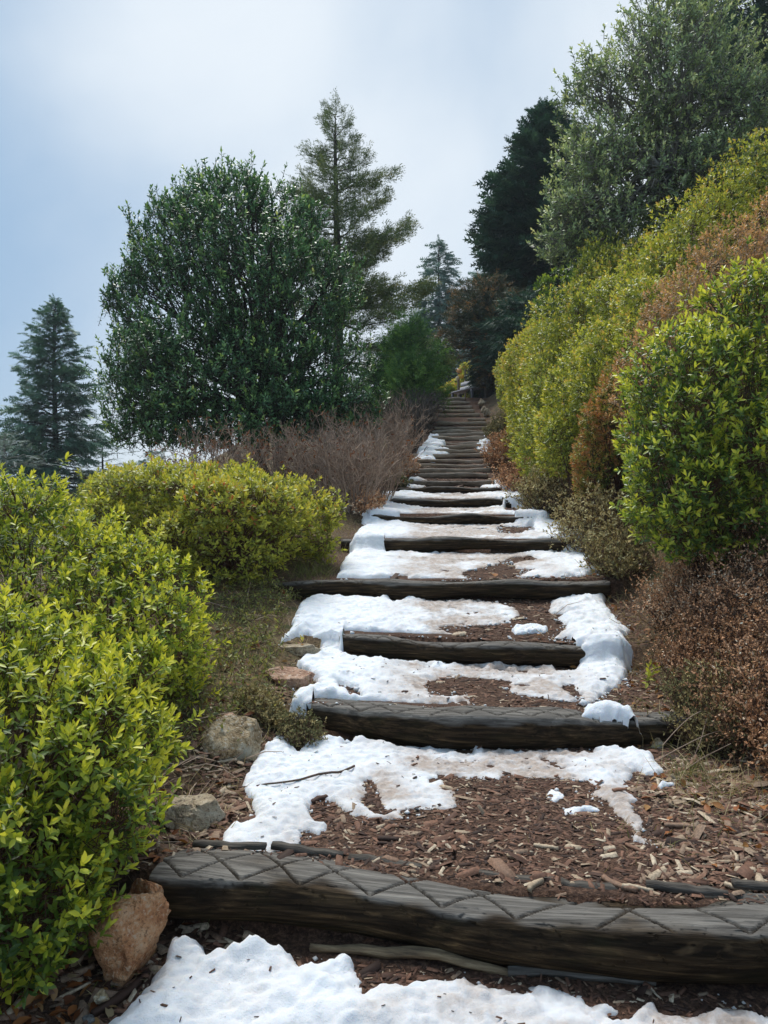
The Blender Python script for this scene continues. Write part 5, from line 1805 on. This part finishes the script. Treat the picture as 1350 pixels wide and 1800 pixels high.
# ------------------------------------------------------------------ conifers
def spray_template(n=7, w=.34, droop=.10, fat=.055):
    """A flat fan of needles on one twig, length 1 along +Y."""
    V, F = [], []
    for k in range(n):
        t = (k + .5) / n
        for s in (-1, 1):
            l = w * (1.15 - .75 * t) * (.7, 1.25, .9, 1.1, .8)[(k * 2 + (s > 0)) % 5]
            b = len(V)
            V += [(0, t - fat, -droop * t * t), (0, t + fat, -droop * t * t), (s * l, t + l * .75, -droop * t * t - .06 * l + .02 * ((k * 7) % 3 - 1))]
            F.append((b, b + 1, b + 2))
    b = len(V)
    V += [(-fat, .8, -droop * .64), (fat, .8, -droop * .64), (0, 1.12, -droop * 1.2)]
    F.append((b, b + 1, b + 2))
    return np.array(V, float), [np.array(F)]


def tuft_template(n=11, r=.42):
    V, F = [], []
    g = np.random.default_rng(4)
    for k in range(n):
        a = k * 2.4
        t = k / n
        b = np.array([0, t * .8, 0])
        d = np.array([np.cos(a) * r, .30 + .35 * t, np.sin(a) * r]) * g.uniform(.8, 1.2)
        s = np.cross(d, [0, 1, 0])
        s = s / (np.linalg.norm(s) + 1e-6) * .055
        o = len(V)
        V += [b - s, b + s, b + d]
        F.append((o, o + 1, o + 2))
    o = len(V)
    V += [(-.05, .7, 0), (.05, .7, 0), (0, 1.15, 0)]
    F.append((o, o + 1, o + 2))
    return np.array(V, float), [np.array(F)]



def tuft_fine(n=18, r=.20):
    V, F = [], []
    g = np.random.default_rng(9)
    for k in range(n):
        a = k * 2.4
        t = k / n
        b = np.array([0, t * .95, 0])
        d = np.array([np.cos(a) * r, .16 + .10 * t, np.sin(a) * r]) * g.uniform(.75, 1.25)
        s_ = np.cross(d, [0, 1, 0])
        s_ = s_ / (np.linalg.norm(s_) + 1e-6) * .045
        o = len(V)
        V += [b - s_, b + s_, b + d]
        F.append((o, o + 1, o + 2))
    return np.array(V, float), [np.array(F)]



def branchlet_template(n=5, seed=5):
    """A bushy upright twig: short needle tufts all round a main axis and a few side twigs."""
    g = np.random.default_rng(seed)
    V, F = [], []
    axes = [(np.zeros(3), np.array([0, 1.0, 0]))]
    for k in range(n):
        a = k * 2.4
        t = .15 + .7 * k / n
        d = np.array([np.cos(a) * .8, .75, abs(np.sin(a)) * .7 - .1]) * (.42 - .18 * t)
        axes.append((np.array([0, t, 0]), d))
    for p0, d in axes:
        L = np.linalg.norm(d)
        m = 8 if L > .6 else 4
        dn = d / L
        for j in range(m):
            u = (j + .5) / m
            r = norm(np.cross(dn, g.normal(size=3))[None])[0]
            nd = (dn * .55 + r * .85) * .15 * g.uniform(.7, 1.3)
            p = p0 + d * u
            sd_ = norm(np.cross(nd, g.normal(size=3))[None])[0] * .030
            o = len(V)
            V.extend([p - sd_, p + sd_, p + nd])
            F.append((o, o + 1, o + 2))
    return np.array(V, float), [np.array(F)]


BRANCHLET = branchlet_template()
TUFT2 = tuft_fine()
SPRAY = spray_template(5, .36, .14, .075)
SPRAY_FINE = spray_template(9, .26, .16, .04)
TUFT = tuft_template()


def conifer(name, label, base, H, prof, nb, mat, bark, tmpl=SPRAY, elev=(20, -20), droop=.25, per=26, size=.42, trunk_r=.16, h0=.05, tone=.4, var=.14, ragged=.15, group=None, tipup=.0,
            width=.55, branches=None, twist=.5, seed=0, two_trunks=False, cat='tree', hang=.2, back=.45, power=1.0, clump=None, thick=0.03):
    """A conifer: trunk, branches in a spiral (or listed), each carrying flat sprays of needles. prof(t): branch length at height share t."""
    base = np.asarray(base, float)
    root = thing(name, label, cat, base.tolist(), group)
    ht = h0 + (1 - h0) * (np.arange(nb) + rng.random(nb)) / nb
    ht = h0 + (ht - h0) ** power * (1 - h0) ** (1 - power)
    az = np.arange(nb) * 2.39996 + rng.normal(size=nb) * .4
    ln = prof(ht) * (1 + ragged * rng.normal(size=nb))
    if branches is not None:
        ex = np.array(branches, float)
        ht = np.concatenate([ht, ex[:, 0]])
        az = np.concatenate([az, ex[:, 1]])
        ln = np.concatenate([ln, ex[:, 2]])
        nb = len(ht)
    away = np.sin(az) > .45
    keep = ~away | (rng.random(nb) < back) | (ht > .9)
    ht, az, ln = ht[keep], az[keep], np.maximum(ln[keep], .12)
    nb = len(ht)
    e0 = np.radians(elev[0] + (elev[1] - elev[0]) * (1 - ht) + rng.normal(size=nb) * 7)
    K = 7
    t = np.linspace(0, 1, K)
    hd = np.stack([np.cos(az), np.sin(az), np.zeros(nb)], 1)
    P = hd[:, None] * (ln[:, None] * t * np.cos(e0)[:, None])[..., None]
    P[:, :, 2] = ht[:, None] * H + ln[:, None] * (np.sin(e0)[:, None] * t - droop * t ** 2 + tipup * t ** 3)
    P[:, 1:] += rng.normal(size=(nb, K - 1, 3)) * ln[:, None, None] * .02
    rad = (trunk_r * .22 * (1 - ht * .75) + .006)[:, None] * np.linspace(1, .18, K)
    # trunk
    tt = np.linspace(0, 1, 12)
    tk = np.stack([.04 * np.sin(tt * 5 + seed), .04 * np.cos(tt * 4), tt * H * .985], 1)
    tk[0, 2] = -.3
    trs = [tubes(tk[None], (trunk_r * (1 - tt) ** .8 + .012)[None], 8)]
    if two_trunks:
        tk2 = tk + np.stack([.06 + tt * .5, tt * 0, tt * 0 - .0], 1)
        tk2[:, 2] *= .8
        trs.append(tubes(tk2[None], (trunk_r * .7 * (1 - tt) ** .8 + .012)[None], 8))
    V, F, T = merge(trs)
    obj('trunk', make_mesh('trunk', V, F, {'tone': T}, True), bark, root)
    V, F, T = tubes(P, rad, 4)
    obj('branches', make_mesh('branches', V, F, {'tone': T}), bark, root)
    # sprays along every branch
    cnt = np.maximum((per * np.clip(ln / max(ln.max(), .01), .12, 1)).astype(int), 5)
    bi = np.repeat(np.arange(nb), cnt)
    m = len(bi)
    f = rng.random(m) ** .75 * .92 + .10
    if clump:
        f = np.clip(np.round(f * clump) / clump + rng.normal(size=m) * .05, .1, 1.02)
    kk = np.clip(f * (K - 1), 0, K - 1.001)
    k0 = kk.astype(int)
    fr = (kk - k0)[:, None]
    pos = P[bi, k0] * (1 - fr) + P[bi, k0 + 1] * fr
    tan = norm(P[bi, k0 + 1] - P[bi, k0])
    sidev = norm(np.cross(tan, UP))
    upv = np.cross(sidev, tan)
    sg = rng.choice([-1, 1], m)[:, None]
    off = sg * rng.random((m, 1)) * width * (ln[bi][:, None]) * (.55 - .4 * f[:, None])
    pos = pos + sidev * off - UP * np.abs(off) * hang + UP * (rng.normal(size=(m, 1)) * thick)
    Y = norm(tan * (.55 + .6 * f[:, None]) + sidev * sg * rng.uniform(.2, 1.0, (m, 1)) * (1.1 - .7 * f[:, None]) + UP * (rng.normal(size=(m, 1)) * .25 - hang))
    R = frames(Y, upv + rng.normal(size=(m, 3)) * twist)
    sz = size * rng.uniform(.65, 1.25, m) * np.clip(ln[bi] / max(ln.max(), .01) * .6 + .5, .4, 1.1)
    tn = np.clip(tone + .16 * fbm(pos + base, .9, 2, 3) + rng.normal(size=m) * var + .12 * (f - .5), 0, 1)
    V, F, T = stamp(tmpl[0], tmpl[1], pos, R * sz[:, None, None], tn)
    # leader
    o = obj('crown', make_mesh('crown', V, F, {'tone': T}), mat, root, 'stuff')
    return root


def con_mat(name, stops, gain=1.0):
    return leaf_mat(name, stops, .55, .15, .35, gain)


C_SPRUCE = con_mat('spruce_needles', [(0, (.010, .026, .018)), (.5, (.028, .062, .040)), (1, (.085, .14, .085))], gain=3.2)
C_CEDAR = con_mat('blue_cedar_needles', [(0, (.05, .075, .070)), (.5, (.11, .145, .135)), (1, (.22, .26, .24))], gain=1.9)
C_CYP = con_mat('cypress_needles', [(0, (.006, .018, .012)), (.5, (.016, .042, .026)), (1, (.045, .085, .045))], gain=2.3)
C_REDW = con_mat('olive_needles', [(0, (.018, .030, .011)), (.45, (.046, .066, .022)), (.8, (.10, .115, .035)), (1, (.16, .14, .05))], gain=2.5)
C_FAR = con_mat('far_fir_needles', [(0, (.018, .042, .036)), (.5, (.040, .082, .066)), (1, (.09, .14, .11))], gain=2.4)
C_PINE = con_mat('bright_pine_needles', [(0, (.012, .038, .010)), (.5, (.038, .095, .018)), (1, (.12, .20, .035))], gain=2.2)
C_RUST = con_mat('russet_needles', [(0, (.008, .016, .010)), (.5, (.024, .036, .016)), (.75, (.075, .055, .020)), (1, (.21, .105, .035))], gain=2.0)
def gbase(px, d, sink=0.0):
    x = (px - 675) / FPX * d
    return np.array([x, d, float(ground(np.array([x]), np.array([d]))[0]) - sink])


def hgt(base, top_py):
    return EYE + (900 - top_py) / FPX * base[1] - base[2]


b = gbase(97, 30)
H = hgt(b, 530)
conifer('spruce_tree', 'dense dark blue green spruce standing alone at the far left', b, H, lambda t: np.interp((1 - t) * H, [0, .5, 1.5, 3, 5, 6.5, 12], [.08, .38, .78, 1.15, 1.55, 1.75, 2.0]), 520, C_SPRUCE, m_bark_dark,
        SPRAY, (35, -5), .30, 60, .50, .18, .04, .45, .15, .26, hang=.32, tipup=.15)
b = gbase(10, 24)
H = hgt(b, 762)
conifer('cedar_tree', 'pale blue grey cedar with flat layered branches at the left frame edge', b, H, lambda t: np.interp((1 - t) * H, [0, .5, 1.2, 2.4, 9], [.25, .8, 1.35, 1.7, 2.0]), 120, C_CEDAR, m_bark_grey,
        SPRAY_FINE, (12, 0), .06, 30, .42, .12, .06, .5, .18, .15, hang=.05, twist=.2)
b = gbase(182, 34)
H = hgt(b, 768)
conifer('pine_tree', 'thin airy blue pine just right of the dark spruce', b, H, lambda t: np.interp((1 - t) * H, [0, 1, 2.5, 9], [.3, 1.1, 1.4, 1.6]), 90, C_CEDAR, m_bark_dark, SPRAY_FINE, (10, -5), .05, 18, .5, .12, .1, .35, .15, .2, hang=.05, twist=.3)
b = gbase(272, 44)
H = hgt(b, 792)
conifer('pine_tree', 'small misty pine under the left skirt of the round holly', b, H, lambda t: np.interp((1 - t) * H, [0, 1, 3, 9], [.2, 1.2, 2.1, 2.6]), 170, C_FAR, m_bark_dark, SPRAY, (15, -5), .05, 22, .6, .14, .1, .5, .15, .2)
b = gbase(215, 38)
H = hgt(b, 822)
conifer('pine_tree', 'low misty pine between the spruce and the holly', b, H, lambda t: np.interp((1 - t) * H, [0, 1, 3, 9], [.3, 1.4, 2.1, 2.6]), 150, C_FAR, m_bark_dark, SPRAY, (15, -5), .05, 22, .6, .14, .1, .55, .15, .2)

b = gbase(592, 20)
H = hgt(b, 193)
ex = []
for (py, px, side) in [(292, 682, 0), (345, 690, 0), (400, 716, 0), (425, 700, 0), (470, 738, 0), (505, 742, 0), (560, 760, 0), (600, 775, 0), (262, 540, 1), (330, 512, 1), (345, 500, 1), (395, 520, 1)]:
    zt = EYE + (900 - py) / FPX * 20 - b[2]
    l = abs(px - 590) / FPX * 20
    ex.append(((zt - .25 * l) / H, (0 if side == 0 else math.pi) + rng.normal() * .25, l / math.cos(.35)))
    ex.append(((zt - .45 * l) / H, (0 if side == 0 else math.pi) + rng.normal() * .5 - .4, l * .75))
    ex.append(((zt - .10 * l) / H, (0 if side == 0 else math.pi) + rng.normal() * .6, l * .6))
conifer('fir_tree', 'tall irregular olive green conifer with gappy branches behind the holly', b, H, lambda t: np.interp(t, [0, .3, .55, .75, .9, 1], [2.2, 1.55, .95, .66, .50, .16]), 66, C_REDW, m_bark_dark, BRANCHLET, (14, -6), .05, 190, .42, .15, .33, .5, .17,
        .22, branches=ex, tipup=.22, width=.42, hang=.0, twist=1.0, back=.7, thick=.12, clump=6)
b = gbase(722, 18.5)
H = hgt(b, 568)
conifer('pine_tree', 'bushy bright green pine left of the top of the stairs', b, H, lambda t: np.interp(t, [0, .3, .7, 1], [.62, .72, .6, .15]), 90, C_PINE, m_bark_dark, BRANCHLET, (35, 5), .0, 46, .34, .10, .08, .5, .2, .15, hang=-.1, twist=1.0, thick=.14)
b = gbase(660, 19)
H = hgt(b, 640)
conifer('pine_tree', 'low green conifer bush between the holly and the bright green pine', b, H, lambda t: np.interp(t, [0, .5, 1], [1.0, .8, .2]), 50, C_PINE, m_bark_dark, BRANCHLET, (30, 0), .0, 36, .34, .10, .08, .4, .2, .15, hang=-.05, twist=1.0)
GF = 'hazy conifers beyond the top of the stairs'
b = gbase(772, 46)
conifer('fir_tree', 'hazy blue green fir with twin trunks beyond the top of the stairs', b, hgt(b, 424), lambda t: np.interp(t, [0, .35, .42, .6, .85, 1], [1.0, 2.1, 2.5, 1.9, .95, .15]), 190, C_FAR, m_bark_dark, SPRAY, (20, -12), .18, 36, .85, .20, .25, .5, .15, .2,
        group=GF, two_trunks=True)
b = gbase(748, 52)
conifer('fir_tree', 'shorter hazy fir left of the twin trunked fir', b, hgt(b, 520), lambda t: np.interp(t, [0, .5, 1], [2.6, 1.8, .2]), 110, C_FAR, m_bark_dark, SPRAY, (15, -12), .18, 30, .75, .2, .1, .4, .15, .2, group=GF)
b = gbase(790, 44)
conifer('fir_tree', 'low dark fir directly behind the yellow signpost', b, hgt(b, 610), lambda t: np.interp(t, [0, .5, 1], [2.0, 1.6, .3]), 110, C_FAR, m_bark_dark, SPRAY, (15, -12), .18, 30, .7, .2, .05, .3, .15, .2, group=GF)
b = gbase(720, 42)
conifer('fir_tree', 'dark fir showing between the olive conifer and the bright green pine', b, hgt(b, 575), lambda t: np.interp(t, [0, .5, 1], [2.4, 1.7, .3]), 110, C_FAR, m_bark_dark, SPRAY, (15, -12), .18, 30, .7, .2, .05, .3, .15, .2, group=GF)
b = gbase(852, 42)
conifer('cypress_tree', 'pale green hazy cypress peeping out left of the dark cypress', b, hgt(b, 445), lambda t: np.interp(t, [0, .5, .8, 1], [1.3, 1.2, .7, .1]), 150, C_FAR, m_bark_dark, SPRAY, (35, 10), .1, 24, .6, .2, .1, .7, .15, .15, group=GF)

b = gbase(958, 25)
conifer('cypress_tree', 'tall dark cypress on the bank behind the grey green holly', b, hgt(b, 190), lambda t: np.interp(t, [0, .12, .35, .6, .8, .93, 1], [1.3, 1.8, 1.9, 1.5, 1.0, .5, .12]), 420, C_CYP, m_bark_dark, SPRAY, (38, 12), .16, 54, .55, .20, .14, .42, .16,
        .16, hang=.12, branches=[(.50, 3.1, 2.1), (.48, 3.2, 2.0), (.53, 3.0, 2.0), (.46, 3.1, 2.0)])
b = gbase(1335, 23)
conifer('cypress_tree', 'dark conifer cut off by the top right corner of the frame', b, 13.5, lambda t: np.interp(t, [0, .4, .75, 1], [2.3, 2.2, 1.6, .1]), 130, C_CYP, m_bark_dark, SPRAY, (30, 5), .16, 60, .66, .22, .15, .5, .16, .16, hang=.12)
b = gbase(858, 22.5)
conifer('cedar_tree', 'dark rounded conifer with russet tips overhanging the top of the stairs', b, hgt(b, 505), lambda t: np.interp(t, [0, .30, .45, .6, .8, .95, 1], [.22, .26, 1.0, 1.30, 1.0, .5, .2]), 230, C_RUST, m_bark_dark, BRANCHLET, (45, -8), .12, 34, .36, .14, .10, .48, .24, .12, hang=.05, twist=1.0)
b = gbase(848, 23.2)
conifer('cypress_tree', 'narrow dark column of foliage at the right of the signpost', b, hgt(b, 600), lambda t: np.interp(t, [0, .5, 1], [.26, .28, .2]), 120, C_CYP, m_bark_dark, SPRAY, (20, -20), .1, 20, .26, .1, .02, .35, .15, .1)
b = gbase(922, 21)
conifer('yew_tree', 'low dark green yew at the top edge of the bank beneath the cypress', b, hgt(b, 535), lambda t: np.interp(t, [0, .5, 1], [1.1, 1.0, .4]), 150, C_CYP, m_bark_dark, TUFT, (40, 0), .05, 26, .26, .1, .05, .55, .15, .15, twist=1.0)

# yellow green shrubs far left and at the head of the stairs
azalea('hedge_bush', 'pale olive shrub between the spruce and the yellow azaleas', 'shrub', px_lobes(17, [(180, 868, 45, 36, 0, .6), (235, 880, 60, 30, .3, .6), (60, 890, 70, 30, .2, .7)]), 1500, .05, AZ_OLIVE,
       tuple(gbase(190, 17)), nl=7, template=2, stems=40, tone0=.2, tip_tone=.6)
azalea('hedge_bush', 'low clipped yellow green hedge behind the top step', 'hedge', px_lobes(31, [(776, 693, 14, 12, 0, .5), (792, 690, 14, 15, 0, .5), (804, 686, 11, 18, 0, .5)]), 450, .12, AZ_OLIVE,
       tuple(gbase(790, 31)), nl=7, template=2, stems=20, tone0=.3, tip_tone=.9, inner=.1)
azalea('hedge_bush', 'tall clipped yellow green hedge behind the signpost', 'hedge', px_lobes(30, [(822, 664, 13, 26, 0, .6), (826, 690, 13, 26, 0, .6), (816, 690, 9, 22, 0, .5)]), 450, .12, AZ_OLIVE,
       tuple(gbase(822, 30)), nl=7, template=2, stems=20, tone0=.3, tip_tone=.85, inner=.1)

# ------------------------------------------------------------------ signpost and bench at the head of the stairs
def box(w, d, h, bev=.006):
    x, y, z = w / 2, d / 2, h / 2
    V = []
    for sz in (-1, 1):
        for sx, sy in ((-1, -1), (1, -1), (1, 1), (-1, 1)):
            V.append((sx * x, sy * y, sz * z))
    F = [(3, 2, 1, 0), (4, 5, 6, 7), (0, 1, 5, 4), (1, 2, 6, 5), (2, 3, 7, 6), (3, 0, 4, 7)]
    return np.array(V), [np.array(F)]


def plain(name, c, rough=.6, noise=.0):
    m, nt, bs, out = new_mat(name)
    if noise:
        n = noise_node(nt, 30, 3, .6)
        nt.links.new(ramp_node(nt, [(.3, tuple(v * (1 - noise) for v in c)), (.7, tuple(v * (1 + noise) for v in c))], n), bs.inputs['Base Color'])
    else:
        bs.inputs['Base Color'].default_value = (*c, 1)
    bs.inputs['Roughness'].default_value = rough
    return m


m_post = plain('post_wood', (.17, .13, .10), .7, .3)
m_yel = plain('yellow_sign', (.80, .48, .05), .5, .06)
m_org = plain('orange_sign', (.72, .36, .12), .5, .06)
m_cream = plain('cream_sign', (.75, .66, .42), .5, .06)
m_bench = plain('bench_board', (.30, .30, .32), .7, .15)
m_iron = plain('bench_iron', (.06, .06, .075), .5, .2)
b = gbase(806, 28)
top = EYE + (900 - 649) / FPX * 28
root = thing('signpost', 'yellow waymark signpost at the head of the stairs', 'signpost', b.tolist())
Hs = top - b[2]
V, F, T = tubes(np.array([[(0, 0, -.2), (0, 0, Hs * .5), (0, 0, Hs)]]), np.array([[.05, .05, .045]]), 8)
obj('post', make_mesh('post', V, F), m_post, root)


def arrow_board(L, h, flip, z, mat, lab, y=-.06, tilt=0, xo=0):
    pts = np.array([(-L / 2, -h / 2), (L / 2 - h * .45, -h / 2), (L / 2, 0), (L / 2 - h * .45, h / 2), (-L / 2, h / 2)])
    if flip:
        pts[:, 0] *= -1
        pts = pts[::-1]
    V = np.vstack([np.column_stack([pts[:, 0], np.full(5, -.012), pts[:, 1]]), np.column_stack([pts[:, 0], np.full(5, .012), pts[:, 1]])])
    side = [(i, (i + 1) % 5, (i + 1) % 5 + 5, i + 5) for i in range(5)]
    me = make_mesh('sign_board', V, [np.array([(4, 3, 2, 1, 0), (5, 6, 7, 8, 9)]), np.array(side)])
    o = obj('sign_board', me, mat, root, label=lab)
    o.location = (xo, y, z)
    o.rotation_euler = (0, tilt, 0)


arrow_board(.22, .15, True, Hs - .07, m_org, 'orange upper board', xo=.0)
arrow_board(.24, .14, False, Hs - .28, m_yel, 'yellow board pointing right', xo=.10)
arrow_board(.14, .12, True, Hs - .34, m_cream, 'cream board pointing left', xo=-.06, y=-.09)
b = gbase(826, 29)
V, F, T = tubes(np.array([[(0, 0, -.2), (0, 0, 1.0), (0, 0, 1.75)]]), np.array([[.028, .028, .026]]), 8)
thing('marker_pole', 'thin grey pole standing right of the yellow signpost', 'pole', tuple(gbase(818, 27)), None, make_mesh('marker_pole', V, F), m_post)

b = gbase(819, 23.2)
root = thing('bench', 'grey slatted bench seen end on at the top of the stairs', 'bench', b.tolist())
root.rotation_euler = (0, 0, -1.05)


def part(name, dims, loc, mat, rot=(0, 0, 0)):
    V, F = box(*dims)
    o = obj(name, make_mesh(name, V, F), mat, root)
    o.location = loc
    o.rotation_euler = rot
    return o


for k in range(3):
    part('seat_slat', (1.3, .11, .035), (0, -.13 + k * .13, .45), m_bench)
for k in range(2):
    part('back_slat', (1.3, .03, .11), (0, .25 + k * .03, .60 + k * .15), m_bench, (-.2, 0, 0))
for sx in (-.5, .5):
    part('leg', (.06, .06, .46), (sx, -.12, .20), m_iron, (.15, 0, 0))
    part('leg', (.06, .06, .46), (sx, .14, .20), m_iron, (-.15, 0, 0))
    part('back_support', (.05, .035, .45), (sx, .29, .62), m_iron, (-.2, 0, 0))

# ------------------------------------------------------------------ thin mountain mist around everything
lo = np.array([1e9] * 3)
hi = -lo
bpy.context.view_layer.update()
for o in col.objects:
    if o.type != 'MESH':
        continue
    bb = np.array([list(o.matrix_world @ Vector(c)) for c in o.bound_box])
    lo = np.minimum(lo, bb.min(0))
    hi = np.maximum(hi, bb.max(0))
lo = lo - np.array([4, 4, 1.0])
hi = hi + np.array([4, 4, .6])
V, F = box(*(hi - lo))
m_haze = bpy.data.materials.new('mist')
m_haze.use_nodes = True
nt = m_haze.node_tree
nt.nodes.clear()
out = nt.nodes.new('ShaderNodeOutputMaterial')
vol = nt.nodes.new('ShaderNodeVolumePrincipled')
vol.inputs['Color'].default_value = (.86, .93, 1.0, 1)
vol.inputs['Density'].default_value = .0009
nt.links.new(vol.outputs[0], out.inputs['Volume'])
h = obj('haze', make_mesh('haze', V, F), m_haze, kind='stuff')
h.location = ((lo + hi) / 2).tolist()
